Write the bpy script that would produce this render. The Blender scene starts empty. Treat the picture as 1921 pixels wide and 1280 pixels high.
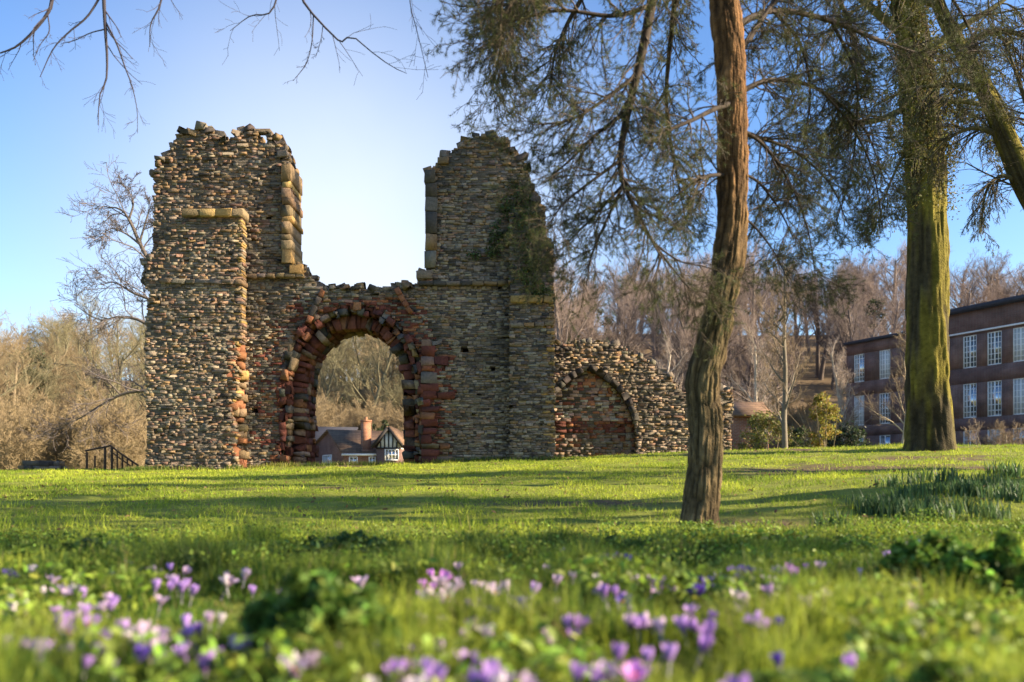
import bpy, math
import numpy as np
from mathutils import Vector

# ------------------------------------------------------------------ camera, sky, sun, exposure
S = bpy.context.scene
COL = S.collection
CAMZ = 0.5
FPX, CX, HY = 1500.0, 960.5, 890.0          # the photograph's focal length, centre and eye line in its own pixels
cam_d = bpy.data.cameras.new("camera")
cam = bpy.data.objects.new("camera", cam_d); COL.objects.link(cam)
cam.location = (0, 0, CAMZ); cam.rotation_euler = (math.radians(90), 0, 0)
cam_d.sensor_width = 36.0
cam_d.lens = FPX / 1921.0 * 36.0
cam_d.shift_y = (HY - 640.0) / 1921.0
cam_d.clip_start = 0.05; cam_d.clip_end = 3000
cam_d.dof.use_dof = True; cam_d.dof.focus_distance = 16.0; cam_d.dof.aperture_fstop = 1.15
S.camera = cam

SUN_EL, SUN_AZ = math.radians(25), math.radians(99)      # azimuth clockwise from +Y: from the right, a little behind the camera
W = bpy.data.worlds.new("World"); S.world = W; W.use_nodes = True
nt = W.node_tree; nt.nodes.clear()
sky = nt.nodes.new("ShaderNodeTexSky"); sky.sky_type = 'NISHITA'; sky.sun_disc = False
sky.sun_elevation = SUN_EL; sky.sun_rotation = SUN_AZ
sky.air_density = 1.0; sky.dust_density = 0.7; sky.ozone_density = 2.2; sky.altitude = 0
bg = nt.nodes.new("ShaderNodeBackground"); bg.inputs[1].default_value = 0.09
out = nt.nodes.new("ShaderNodeOutputWorld")
# thin bright cloud veil low in the sky straight ahead
tc = nt.nodes.new("ShaderNodeTexCoord")
nz = nt.nodes.new("ShaderNodeTexNoise"); nz.inputs["Scale"].default_value = 2.2; nz.inputs["Detail"].default_value = 5
nt.links.new(tc.outputs["Generated"], nz.inputs["Vector"])
dist = nt.nodes.new("ShaderNodeVectorMath"); dist.operation = 'DISTANCE'
dist.inputs[1].default_value = (-0.185, 0.955, 0.19)
nt.links.new(tc.outputs["Generated"], dist.inputs[0])
ramp = nt.nodes.new("ShaderNodeMapRange"); ramp.interpolation_type = 'SMOOTHSTEP'
ramp.inputs[1].default_value = 0.50; ramp.inputs[2].default_value = 0.02
ramp.inputs[3].default_value = 0.0; ramp.inputs[4].default_value = 1.0
nt.links.new(dist.outputs["Value"], ramp.inputs[0])
mul = nt.nodes.new("ShaderNodeMath"); mul.operation = 'MULTIPLY_ADD'
mul.inputs[1].default_value = 0.55; mul.inputs[2].default_value = 0.55
nt.links.new(nz.outputs["Fac"], mul.inputs[0])
mul2 = nt.nodes.new("ShaderNodeMath"); mul2.operation = 'MULTIPLY'; mul2.use_clamp = True
nt.links.new(ramp.outputs[0], mul2.inputs[0]); nt.links.new(mul.outputs[0], mul2.inputs[1])
mix = nt.nodes.new("ShaderNodeMixRGB"); mix.inputs[2].default_value = (3.7, 3.95, 4.4, 1)
hs_ = nt.nodes.new('ShaderNodeHueSaturation'); hs_.inputs["Saturation"].default_value = 1.2; hs_.inputs['Hue'].default_value = 0.507
nt.links.new(sky.outputs[0], hs_.inputs['Color'])
nt.links.new(mul2.outputs[0], mix.inputs[0]); nt.links.new(hs_.outputs[0], mix.inputs[1])
nt.links.new(mix.outputs[0], bg.inputs[0]); nt.links.new(bg.outputs[0], out.inputs[0])

sun_d = bpy.data.lights.new("sun", 'SUN'); sun_d.energy = 5.0; sun_d.angle = math.radians(0.5)
sun_d.color = (1.0, 0.83, 0.60)
sun = bpy.data.objects.new("sun", sun_d); COL.objects.link(sun)
sd = Vector((math.sin(SUN_AZ) * math.cos(SUN_EL), math.cos(SUN_AZ) * math.cos(SUN_EL), math.sin(SUN_EL)))
sun.rotation_euler = sd.to_track_quat('Z', 'Y').to_euler()
S.view_settings.view_transform = 'Standard'; S.view_settings.look = 'None'
S.view_settings.exposure = 1.7; S.view_settings.gamma = 1.0
S.render.engine = 'CYCLES'
S.cycles.max_bounces = 6; S.cycles.transparent_max_bounces = 8
S.cycles.diffuse_bounces = 3; S.cycles.use_denoising = True

# ------------------------------------------------------------------ helpers
def rng_(s): return np.random.default_rng(s)
def at(px, py, d): return np.array([(px - CX) / FPX * d, d, CAMZ + (HY - py) / FPX * d])
def unit(a): return a / np.maximum(np.linalg.norm(a, axis=-1, keepdims=True), 1e-9)

def tag(o, label=None, cat=None, group=None, kind=None):
    if label: o["label"] = label
    if cat: o["category"] = cat
    if group: o["group"] = group
    if kind: o["kind"] = kind
    return o

def empty(name, loc=(0, 0, 0), label=None, cat=None, group=None, rotz=0.0):
    o = bpy.data.objects.new(name, None); COL.objects.link(o)
    o.location = [float(v) for v in loc]; o.rotation_euler = (0, 0, rotz); o.empty_display_size = 0.1
    return tag(o, label, cat, group)

_T = rng_(99).random((256, 256))
def vnoise(x, y, px=256, seed=0):
    x = np.asarray(x, float); y = np.asarray(y, float) + seed * 17.3
    xi = np.floor(x).astype(int); yi = np.floor(y).astype(int)
    fx = x - xi; fy = y - yi; fx = fx * fx * (3 - 2 * fx); fy = fy * fy * (3 - 2 * fy)
    a = (xi % px); b = ((xi + 1) % px)
    return (_T[a % 256, yi % 256] * (1 - fx) + _T[b % 256, yi % 256] * fx) * (1 - fy) + \
           (_T[a % 256, (yi + 1) % 256] * (1 - fx) + _T[b % 256, (yi + 1) % 256] * fx) * fy
def fbm(x, y, seed=0, oct=4):
    r = 0; a = 0.5
    for k in range(oct): r = r + a * vnoise(x * 2 ** k, y * 2 ** k, seed=seed + k * 3); a *= 0.5
    return r / (1 - 0.5 ** oct)

class MB:
    """collects quads and triangles with a colour per vertex and a material slot per face"""
    def __init__(s): s.V = []; s.Q = []; s.T = []; s.C = []; s.qm = []; s.tm = []; s.n = 0
    def add(s, V, Q=None, T=None, col=(0.5, 0.5, 0.5), m=0):
        V = np.asarray(V, float).reshape(-1, 3); c = np.asarray(col, float)
        if c.ndim == 1: c = np.tile(c, (len(V), 1))
        s.V.append(V); s.C.append(c)
        if Q is not None and len(Q): Q = np.asarray(Q, int).reshape(-1, 4); s.Q.append(Q + s.n); s.qm.append(np.full(len(Q), m))
        if T is not None and len(T): T = np.asarray(T, int).reshape(-1, 3); s.T.append(T + s.n); s.tm.append(np.full(len(T), m))
        s.n += len(V); return s
    def box(s, c, h, col=(0.5, 0.5, 0.5), m=0, R=None):
        c = np.asarray(c, float); h = np.asarray(h, float)
        g = np.array([[-1, -1, -1], [1, -1, -1], [1, 1, -1], [-1, 1, -1], [-1, -1, 1], [1, -1, 1], [1, 1, 1], [-1, 1, 1]], float) * h
        if R is not None: g = g @ np.asarray(R).T
        s.add(g + c, [[0, 3, 2, 1], [4, 5, 6, 7], [0, 1, 5, 4], [1, 2, 6, 5], [2, 3, 7, 6], [3, 0, 4, 7]], col=col, m=m); return s
    def mesh(s, name, mats, smooth=False):
        V = np.concatenate(s.V); C = np.concatenate(s.C)
        Q = np.concatenate(s.Q) if s.Q else np.zeros((0, 4), int); T = np.concatenate(s.T) if s.T else np.zeros((0, 3), int)
        qm = np.concatenate(s.qm) if s.qm else np.zeros(0, int); tm = np.concatenate(s.tm) if s.tm else np.zeros(0, int)
        me = bpy.data.meshes.new(name)
        me.vertices.add(len(V)); me.vertices.foreach_set("co", V.astype(np.float32).ravel())
        loops = np.concatenate([Q.ravel(), T.ravel()]).astype(np.int32)
        me.loops.add(len(loops)); me.loops.foreach_set("vertex_index", loops)
        me.polygons.add(len(Q) + len(T))
        st = np.concatenate([np.arange(len(Q)) * 4, len(Q) * 4 + np.arange(len(T)) * 3]).astype(np.int32)
        me.polygons.foreach_set("loop_start", st)
        me.polygons.foreach_set("material_index", np.concatenate([qm, tm]).astype(np.int32))
        if smooth: me.polygons.foreach_set("use_smooth", np.ones(len(Q) + len(T), bool))
        me.update(calc_edges=True)
        at_ = me.color_attributes.new("Col", 'FLOAT_COLOR', 'POINT')
        at_.data.foreach_set("color", np.concatenate([C, np.ones((len(C), 1))], 1).astype(np.float32).ravel())
        for m in (mats if isinstance(mats, (list, tuple)) else [mats]): me.materials.append(m)
        return me
    def build(s, name, mats, parent=None, smooth=False, loc=None):
        o = bpy.data.objects.new(name, s.mesh(name, mats, smooth)); COL.objects.link(o)
        if parent is not None: o.parent = parent
        if loc is not None: o.location = loc
        return o

def shift(mb, off):
    mb.V = [v - np.asarray(off, float) for v in mb.V]; return mb

def add_tubes(mb, P, R, sides, col, m=0):
    """P (k,n,3) polylines of n points, R (k,n) radii; open tubes with pointed ends"""
    P = np.asarray(P, float); R = np.asarray(R, float); k, n, _ = P.shape
    if k == 0: return
    T = unit(np.gradient(P, axis=1))
    mean = unit(P[:, -1] - P[:, 0])
    ref = np.eye(3)[np.argmin(np.abs(mean), 1)]
    U = unit(np.cross(T, ref[:, None, :])); Vv = np.cross(T, U)
    a = np.arange(sides) / sides * 2 * np.pi
    ring = P[:, :, None, :] + R[:, :, None, None] * (np.cos(a)[None, None, :, None] * U[:, :, None, :] + np.sin(a)[None, None, :, None] * Vv[:, :, None, :])
    base = (np.arange(k) * n * sides)[:, None, None]
    i = np.arange(n - 1)[None, :, None]; j = np.arange(sides)[None, None, :]; j2 = (j + 1) % sides
    Q = np.stack([base + i * sides + j, base + i * sides + j2, base + (i + 1) * sides + j2, base + (i + 1) * sides + j], -1).reshape(-1, 4)
    c = np.asarray(col, float)
    if c.ndim == 2: c = np.repeat(c, n * sides, axis=0)
    mb.add(ring.reshape(-1, 3), Q, col=c, m=m)

def spline(pts, n):
    """Catmull-Rom through pts, n samples"""
    p = np.asarray(pts, float); p = np.vstack([2 * p[0] - p[1], p, 2 * p[-1] - p[-2]])
    t = np.linspace(0, len(p) - 3 - 1e-6, n); i = t.astype(int); f = (t - i)[:, None]
    a, b, c, d = p[i], p[i + 1], p[i + 2], p[i + 3]
    return 0.5 * (2 * b + (c - a) * f + (2 * a - 5 * b + 4 * c - d) * f ** 2 + (3 * b - a - 3 * c + d) * f ** 3)

def walk(P0, D0, L0, R0, n, wig, grav, taper, r):
    m = len(P0); P = np.zeros((m, n, 3)); P[:, 0] = P0; d = D0.copy(); st = (L0 / (n - 1))[:, None]
    for i in range(1, n):
        d = d + wig * r.normal(size=(m, 3)); d[:, 2] += grav; d = unit(d)
        P[:, i] = P[:, i - 1] + d * st
    return P, R0[:, None] * np.linspace(1, taper, n)[None, :]

def spawn(P, R, L, k, t0, t1, amin, amax, lr, rr, r, tipfall=0.5, flat=0.0):
    m, n, _ = P.shape
    t = t0 + (t1 - t0) * ((np.arange(k)[None, :] + r.random((m, k))) / k)
    f = t * (n - 1); i = np.clip(f.astype(int), 0, n - 2); f = (f - i)[..., None]
    I = np.arange(m)[:, None]
    pos = P[I, i] * (1 - f) + P[I, i + 1] * f
    T = unit(P[I, i + 1] - P[I, i]); rad = R[I, i] * (1 - f[..., 0]) + R[I, i + 1] * f[..., 0]
    q = r.normal(size=(m, k, 3)); q[..., 2] *= (1 - flat)
    perp = unit(np.cross(T, unit(q))) if flat == 0 else unit(q - T * (q * T).sum(-1, keepdims=True))
    a = amin + (amax - amin) * r.random((m, k, 1))
    D = np.cos(a) * T + np.sin(a) * perp
    Ls = L[:, None] * lr * (1 - tipfall * t) * (0.7 + 0.6 * r.random((m, k)))
    return pos.reshape(-1, 3), unit(D.reshape(-1, 3)), Ls.ravel(), np.maximum(rad * rr, 0.0).ravel()

# ------------------------------------------------------------------ materials
def mat(name, rough=0.9, nscale=8.0, namt=0.25, bump=0.0, bscale=40.0, transl=0.0, color=None, spec=0.2, tint=(0.5, 0.5, 0.5)):
    """vertex colour (or a plain colour) broken up by noise, bumped; leaves can let light through"""
    m = bpy.data.materials.new(name); m.use_nodes = True; t = m.node_tree; n = t.nodes; l = t.links
    b = n["Principled BSDF"]; o = n["Material Output"]
    b.inputs["Roughness"].default_value = rough; b.inputs["Specular IOR Level"].default_value = spec
    if color is None:
        a = n.new("ShaderNodeAttribute"); a.attribute_name = "Col"; src = a.outputs["Color"]
    else:
        a = n.new("ShaderNodeRGB"); a.outputs[0].default_value = (*color, 1); src = a.outputs[0]
    tc = n.new("ShaderNodeTexCoord")
    nz = n.new("ShaderNodeTexNoise"); nz.inputs["Scale"].default_value = nscale; nz.inputs["Detail"].default_value = 6; nz.inputs["Roughness"].default_value = 0.65
    l.new(tc.outputs["Object"], nz.inputs["Vector"])
    mr = n.new("ShaderNodeMapRange"); mr.inputs[1].default_value = 0.25; mr.inputs[2].default_value = 0.75
    mr.inputs[3].default_value = 1 - namt; mr.inputs[4].default_value = 1 + namt
    l.new(nz.outputs["Fac"], mr.inputs[0])
    mx = n.new("ShaderNodeVectorMath"); mx.operation = 'SCALE'; l.new(src, mx.inputs[0]); l.new(mr.outputs[0], mx.inputs["Scale"])
    l.new(mx.outputs[0], b.inputs["Base Color"])
    if bump > 0:
        nb = n.new("ShaderNodeTexNoise"); nb.inputs["Scale"].default_value = bscale; nb.inputs["Detail"].default_value = 5
        l.new(tc.outputs["Object"], nb.inputs["Vector"])
        bp = n.new("ShaderNodeBump"); bp.inputs["Strength"].default_value = bump; bp.inputs["Distance"].default_value = 0.03
        l.new(nb.outputs["Fac"], bp.inputs["Height"]); l.new(bp.outputs[0], b.inputs["Normal"])
    if transl > 0:
        tr = n.new("ShaderNodeBsdfTranslucent"); l.new(mx.outputs[0], tr.inputs[0])
        ms = n.new("ShaderNodeMixShader"); ms.inputs[0].default_value = transl
        l.new(b.outputs[0], ms.inputs[1]); l.new(tr.outputs[0], ms.inputs[2]); l.new(ms.outputs[0], o.inputs[0])
    return m

M_STONE = mat("rubble_stone", 0.95, 14, 0.35, 0.6, 30)
M_CORE = mat("lime_mortar", 1.0, 6, 0.4, 0.8, 25)
M_BARK = mat("bark", 0.95, 22, 0.3, 0.5, 60)
M_MOSS = mat("moss_bark", 1.0, 7, 0.5, 1.0, 28)
M_TWIG = mat("twig_bark", 0.9, 3, 0.2)
M_LEAF = mat("leaf", 0.55, 3, 0.2, transl=0.4, spec=0.35)
M_GRASS = mat("grass_blade", 0.6, 2.2, 0.25, transl=0.45, spec=0.3)
M_NEEDLE = mat("pine_needle", 0.6, 2, 0.25, transl=0.3, spec=0.3)
M_PETAL = mat("petal", 0.5, 40, 0.12, transl=0.45, spec=0.3)
M_IRON = mat("rusted_iron", 0.7, 20, 0.3, 0.2, 60, color=(0.09, 0.055, 0.035))
M_PAINT = mat("white_paint", 0.5, 5, 0.06, color=(0.78, 0.77, 0.74))
M_DARKPAINT = mat("dark_timber", 0.7, 9, 0.25, color=(0.035, 0.03, 0.028))
M_LEAD = mat("dark_felt_roof", 0.8, 3, 0.25, color=(0.045, 0.045, 0.055))

def brick_mat(name, c1, c2, mortar, scale=1.0):
    m = bpy.data.materials.new(name); m.use_nodes = True; t = m.node_tree; n = t.nodes; l = t.links; b = n["Principled BSDF"]
    b.inputs["Roughness"].default_value = 0.92; b.inputs["Specular IOR Level"].default_value = 0.15
    tc = n.new("ShaderNodeTexCoord"); sep = n.new("ShaderNodeSeparateXYZ"); l.new(tc.outputs["Object"], sep.inputs[0])
    ad = n.new("ShaderNodeMath"); l.new(sep.outputs[0], ad.inputs[0]); l.new(sep.outputs[1], ad.inputs[1])
    cb = n.new("ShaderNodeCombineXYZ"); l.new(ad.outputs[0], cb.inputs[0]); l.new(sep.outputs[2], cb.inputs[1])
    bt = n.new("ShaderNodeTexBrick"); bt.inputs["Color1"].default_value = (*c1, 1); bt.inputs["Color2"].default_value = (*c2, 1); bt.inputs["Mortar"].default_value = (*mortar, 1)
    bt.inputs["Scale"].default_value = scale; bt.inputs["Brick Width"].default_value = 0.225; bt.inputs["Row Height"].default_value = 0.075; bt.inputs["Mortar Size"].default_value = 0.008
    l.new(cb.outputs[0], bt.inputs["Vector"])
    nz = n.new("ShaderNodeTexNoise"); nz.inputs["Scale"].default_value = 0.9; nz.inputs["Detail"].default_value = 8; l.new(tc.outputs["Object"], nz.inputs["Vector"])
    mr = n.new("ShaderNodeMapRange"); mr.inputs[1].default_value = 0.3; mr.inputs[2].default_value = 0.7; mr.inputs[3].default_value = 0.65; mr.inputs[4].default_value = 1.3; l.new(nz.outputs["Fac"], mr.inputs[0])
    sc = n.new("ShaderNodeVectorMath"); sc.operation = 'SCALE'; l.new(bt.outputs["Color"], sc.inputs[0]); l.new(mr.outputs[0], sc.inputs["Scale"])
    l.new(sc.outputs[0], b.inputs["Base Color"]); return m
M_BRICKD = brick_mat("dark_red_brick", (0.19, 0.098, 0.075), (0.14, 0.078, 0.063), (0.2, 0.16, 0.14))
M_BRICKO = brick_mat("orange_brick", (0.34, 0.135, 0.06), (0.25, 0.09, 0.045), (0.32, 0.25, 0.19))
M_TILE = brick_mat("clay_roof_tile", (0.20, 0.125, 0.075), (0.155, 0.095, 0.062), (0.06, 0.04, 0.03), 0.6)
def glass_mat():
    m = bpy.data.materials.new("window_glass"); m.use_nodes = True; b = m.node_tree.nodes["Principled BSDF"]
    b.inputs["Base Color"].default_value = (0.05, 0.06, 0.07, 1); b.inputs["Roughness"].default_value = 0.06
    b.inputs["Specular IOR Level"].default_value = 1.0; b.inputs["IOR"].default_value = 2.6
    return m
M_GLASS = glass_mat()
M_GLASSD = glass_mat(); M_GLASSD.name = 'window_glass_dim'; M_GLASSD.node_tree.nodes['Principled BSDF'].inputs['IOR'].default_value = 1.7
M_BLIND = mat('drawn_blind', .5, 4, .1, color=(.42, .42, .40), spec=.6)

# ------------------------------------------------------------------ ground
_cx = np.array([-400, -15, -10, -5.8, 1.25, 5.2, 9, 11.4, 15, 40, 400], float)
_cz = np.array([.55, .58, .62, .72, .94, 1.13, 1.26, 1.32, 1.34, 1.4, 1.4], float)
def sstep(a, b, x): t = np.clip((x - a) / (b - a), 0, 1); return t * t * (3 - 2 * t)
def gz(x, y):
    x = np.asarray(x, float); y = np.asarray(y, float)
    zc = np.interp(x, _cx, _cz)
    s = np.clip((y - 6.0) / 17.0, 0, 1) ** 1.15
    z = -0.03 + (zc + 0.03) * s
    z = z + 0.34 * sstep(1.5, 6.5, x) * np.exp(-((y - 9.5) / 3.2) ** 2)            # low mound under the daffodils
    z = z + 0.09 * (fbm(x * 0.9, y * 0.9, 4) - 0.5) * np.clip(y / 6, 0.3, 1) + 0.06 * (fbm(x * 2.6, y * 2.6, 8) - 0.5)
    drop = sstep(24.8, 42, y)
    z = z * (1 - drop) + drop * (-0.6 + 0.35 * (fbm(x * .1, y * .1, 2) - .5))
    hill = sstep(50, 170, y) * (20 + 9 * sstep(-25, 20, x) + 3 * (fbm(x * .02 + 5, y * .02, 3) - .5))
    return z + hill
WORN = [(.7, 9.7, 1.1, .35), (6.2, 15.5, 2.6, .9), (9.5, 18.5, 1.6, .6), (-7.3, 22.3, 1.2, .3), (-4.6, 22.6, 1.4, .5), (2.2, 7.4, .5, .35), (-3, 13, 1.2, .3)]
def build_ground():
    ys = np.concatenate([np.arange(-6, 8, 0.12), np.arange(8, 30, 0.2), np.arange(30, 70, 1.2), np.arange(70, 420, 6)])
    xs = np.concatenate([-np.geomspace(18, 420, 40)[::-1], np.arange(-17.5, 17.6, 0.25), np.geomspace(18, 420, 40)])
    X, Y = np.meshgrid(xs, ys); Z = gz(X, Y)
    nx, ny = len(xs), len(ys)
    i = np.arange(ny - 1)[:, None] * nx + np.arange(nx - 1)[None, :]
    Q = np.stack([i, i + 1, i + nx + 1, i + nx], -1).reshape(-1, 4)
    n1 = fbm(X * .8, Y * .8, 1); n2 = fbm(X * 2.7, Y * 2.7, 6)
    g = np.array([0.16, 0.18, 0.022]); b = np.array([0.10, 0.068, 0.035]); lit = np.array([0.13, 0.09, 0.05])
    bare = np.clip((n1 - .52) * 5, 0, 1) * sstep(2, 6, X) * sstep(10, 14, Y) + np.clip((n2 - .62) * 4, 0, 1) * .35
    for bx_, by_, sx_, sy_ in WORN: bare = np.maximum(bare, np.clip(1.6 * np.exp(-((X - bx_) / sx_) ** 2 - ((Y - by_) / sy_) ** 2) * (.5 + n2), 0, 1))
    bare = np.clip(bare, 0, 1)
    C = g * (0.7 + .6 * n2[..., None]) * (1 - bare[..., None]) + b * bare[..., None]
    w = sstep(38, 60, Y)[..., None]
    C = C * (1 - w) + lit * (0.7 + .6 * n1[..., None]) * w
    mb = MB(); mb.add(np.stack([X, Y, Z], -1).reshape(-1, 3), Q, col=C.reshape(-1, 3))
    o = mb.build("ground", mat("turf_soil", 1.0, 5, 0.35, 0.6, 30), smooth=True)
    tag(o, kind="structure")
build_ground()

# ------------------------------------------------------------------ masonry
def stones(mb, C, U, V, N, hw, hh, dep, col, r, jit=0.012, inset=0.005, bul=0.009, m=0):
    """rough blocks: C centre of the front face (k,3); U,V,N axes (3,) or (k,3); half width, half height, depth"""
    C = np.asarray(C, float); k = len(C)
    if k == 0: return
    U, V, N = [np.broadcast_to(np.asarray(a, float), (k, 3)) for a in (U, V, N)]
    hw, hh, dep = [np.broadcast_to(np.asarray(a, float), (k,)) for a in (hw, hh, dep)]
    sg = np.array([[-1, -1], [1, -1], [1, 1], [-1, 1]], float)
    def rect(w, h, d, j):
        su = sg[None, :, 0] * w[:, None] + j * r.normal(size=(k, 4)); sv = sg[None, :, 1] * h[:, None] + j * r.normal(size=(k, 4))
        sd_ = np.broadcast_to(d[:, None], (k, 4)) + 0.6 * j * r.normal(size=(k, 4))
        return C[:, None] + su[..., None] * U[:, None] + sv[..., None] * V[:, None] + sd_[..., None] * N[:, None]
    b = np.minimum(bul, dep * .4)
    A = rect(hw, hh, -dep, jit * .3); B = rect(hw, hh, -b, jit)
    F = rect(np.maximum(hw - inset, hw * .55), np.maximum(hh - inset, hh * .5), np.zeros(k), jit)
    verts = np.concatenate([A, B, F], 1)
    q = []
    for o1 in (0, 4):
        for i in range(4): q.append([o1 + i, o1 + (i + 1) % 4, o1 + 4 + (i + 1) % 4, o1 + 4 + i])
    q.append([8, 9, 10, 11])
    Q = (np.array(q)[None] + (np.arange(k) * 12)[:, None, None]).reshape(-1, 4)
    col = np.broadcast_to(np.asarray(col, float), (k, 3))
    mb.add(verts.reshape(-1, 3), Q, col=np.repeat(col, 12, axis=0), m=m)

def inpoly(poly, x, z):
    x = np.asarray(x, float); z = np.broadcast_to(z, x.shape); r = np.zeros(x.shape, bool); n = len(poly)
    for i in range(n):
        x1, z1 = poly[i]; x2, z2 = poly[(i + 1) % n]
        c = ((z1 > z) != (z2 > z)); 
        with np.errstate(divide='ignore', invalid='ignore'):
            r ^= c & (x < (x2 - x1) * (z - z1) / (z2 - z1 + 1e-12) + x1)
    return r

PAL = dict(grey=(.155, .130, .10), dark=(.062, .053, .045), pale=(.215, .185, .14), ochre=(.185, .128, .073), pink=(.175, .115, .085), red=(.105, .036, .026), yellow=(.31, .20, .075), rust=(.20, .085, .042))
PALA = {k: np.array(v) for k, v in PAL.items()}
def palette(weights, k, r):
    names = list(weights); p = np.array([weights[n] for n in names], float); p /= p.sum()
    idx = r.choice(len(names), size=k, p=p)
    base = np.stack([PALA[n] for n in names])[idx]
    return base * (0.82 + .36 * r.random((k, 1))) * (0.95 + .1 * r.random((k, 3)))

def masonry(mb, inside, u0, u1, z0, z1, yf, yb, colfn, r, row=(.085, .14), wid=(.13, .40), rough=.03, back=True, holes=0.0):
    """coursed rubble between yf and yb wherever inside(u, z); mortar core inside, stones on faces and on every broken end"""
    z = z0; us = np.arange(u0, u1, .025)
    X, Y, Z = np.eye(3)
    while z < z1:
        h = r.uniform(*row); zm = z + h / 2
        if z + h > z1: break
        ins = inside(us, zm)
        e = np.flatnonzero(np.diff(np.concatenate([[0], ins.astype(int), [0]])))
        for a, b in zip(e[0::2], e[1::2]):
            ua, ub = us[a] - .0125, us[b - 1] + .0125
            if ub - ua < .08: continue
            ua += r.uniform(-.03, .03); ub += r.uniform(-.03, .03)
            mb.box(((ua + ub) / 2, (yf + yb) / 2, zm), ((ub - ua) / 2 - min(.05, (ub - ua) * .2), (yb - yf) / 2 - .016, h / 2), col=(.11, .092, .07), m=1)
            for face, y, N in ((0, yf, -Y), (1, yb, Y)):
                if face and not back: continue
                cuts = [ua]
                while cuts[-1] < ub: cuts.append(cuts[-1] + r.uniform(*wid) * (1 if r.random() > .12 else 1.6))
                cuts[-1] = ub
                if len(cuts) > 2 and cuts[-1] - cuts[-2] < wid[0] * .6: cuts.pop(-2)
                c = np.array(cuts); cu = (c[1:] + c[:-1]) / 2; hw = (c[1:] - c[:-1]) / 2 - .004
                k = len(cu); keep = r.random(k) > holes
                rg = rough * (1 + .8 * sstep(8.0, 9.4, zm)); pr = r.normal(size=k) * rg + .05 * rg / .03 * (fbm(cu * 1.1, cu * 0 + zm * 1.1, 13) - .5); pr = np.clip(pr, -.05, .14)
                C = np.stack([cu, y + N[1] * pr, np.full(k, zm) + r.normal(size=k) * .006], 1)
                stones(mb, C[keep], X, Z, N, hw[keep], (h / 2 - .003) * r.uniform(.86, 1.08, k)[keep], .3, colfn(cu, np.full(k, zm), r)[keep], r, jit=.009)
            for uu, N in ((ua, -X), (ub, X)):
                y = yf + .24
                while y < yb - .2:
                    dl = r.uniform(.18, .42); dl = min(dl, yb - .2 - y + .01)
                    p = r.normal() * rough * .8
                    stones(mb, [[uu + N[0] * p, y + dl / 2, zm]], Y, Z, N, dl / 2, h / 2 * r.uniform(.85, 1.05), .25, colfn(np.array([uu]), np.array([zm]), r), r, jit=.011)
                    y += dl
        z += h

def wx(px, d): return (px - CX) / FPX * d
def wz(py, d): return CAMZ + (HY - py) / FPX * d
def poly_at(pts, d): return [(wx(a, d), wz(b, d)) for a, b in pts]

# ---- the gatehouse ruin
RD = 23.0; RB = 24.7
OX, OHW, OSP, OTOP = -4.60, 1.44, 2.95, 4.78          # doorway centre, half width, springing, crown
def arch_pt(s, off=0.0):
    """path along the doorway's edge, s in metres from the left foot; returns point (u,z) and outward normal"""
    base = 0.35
    lj = OSP - base
    th = np.linspace(math.pi, 0, 181); ax = OHW * np.sign(np.cos(th)) * np.abs(np.cos(th)) ** 1.0; az = (OTOP - OSP) * np.sin(th) ** 0.92
    P = np.concatenate([[[-OHW, base - OSP]], np.stack([ax, az], 1), [[OHW, base - OSP]]])
    L = np.concatenate([[0], np.cumsum(np.linalg.norm(np.diff(P, axis=0), axis=1))])
    s = np.clip(s, 0, L[-1])
    x = np.interp(s, L, P[:, 0]); z = np.interp(s, L, P[:, 1])
    e = .02; xa, za = np.interp(s - e, L, P[:, 0]), np.interp(s - e, L, P[:, 1]); xb, zb = np.interp(s + e, L, P[:, 0]), np.interp(s + e, L, P[:, 1])
    t = unit(np.stack([xb - xa, zb - za], -1)); n = np.stack([-t[..., 1], t[..., 0]], -1)
    return np.stack([x + OX, z + OSP], -1) + off * n, t, n, L[-1]
_, _, _, ARCL = arch_pt(np.array([0.0]))
_hole, _, _, _ = arch_pt(np.linspace(0, ARCL, 120), .62)
HOLE = [(a, b) for a, b in _hole]
OUT = [(288, 905), (285, 700), (284, 560), (276, 540), (268, 520), (266, 488), (284, 478), (288, 400), (288, 322), (299, 303), (317, 283), (326, 262), (334, 250), (352, 243), (362, 247), (372, 236), (386, 236), (398, 250), (412, 252), (422, 264), (436, 260), (446, 248), (466, 238), (476, 249), (500, 247), (516, 246), (518, 254), (526, 276), (533, 296), (540, 304), (545, 312), (544, 400), (542, 498), (566, 500), (568, 515), (586, 522), (596, 538), (618, 541), (640, 538), (655, 541), (668, 537), (684, 543), (700, 538), (716, 541), (728, 535), (745, 536), (765, 536), (782, 534), (783, 510), (800, 508), (803, 440), (799, 320), (826, 312), (833, 292), (858, 277), (866, 268), (880, 258), (905, 254), (932, 256), (947, 266), (956, 276), (968, 292), (982, 300), (992, 318), (996, 345), (1002, 368), (1014, 388), (1022, 398), (1026, 450), (1034, 490), (1036, 560), (1036, 905)]
POUT = poly_at(OUT, RD)
WIN = (wx(484, RD), wx(500, RD), wz(267, RD), wz(249, RD))
BAY = (wx(474, RD), wx(512, RD), wz(271, RD))
def in_wall(u, z):
    r = inpoly(POUT, u, z) & ~inpoly(HOLE, u, z)
    r &= ~((u > BAY[0]) & (u < BAY[1]) & (z > BAY[2]))
    for hx, hy in ((505, 408), (478, 770), (330, 690), (872, 655), (925, 690)):
        r &= ~((np.abs(u - wx(hx, RD)) < .09) & (np.abs(z - wz(hy, RD)) < .07))
    return r
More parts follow.
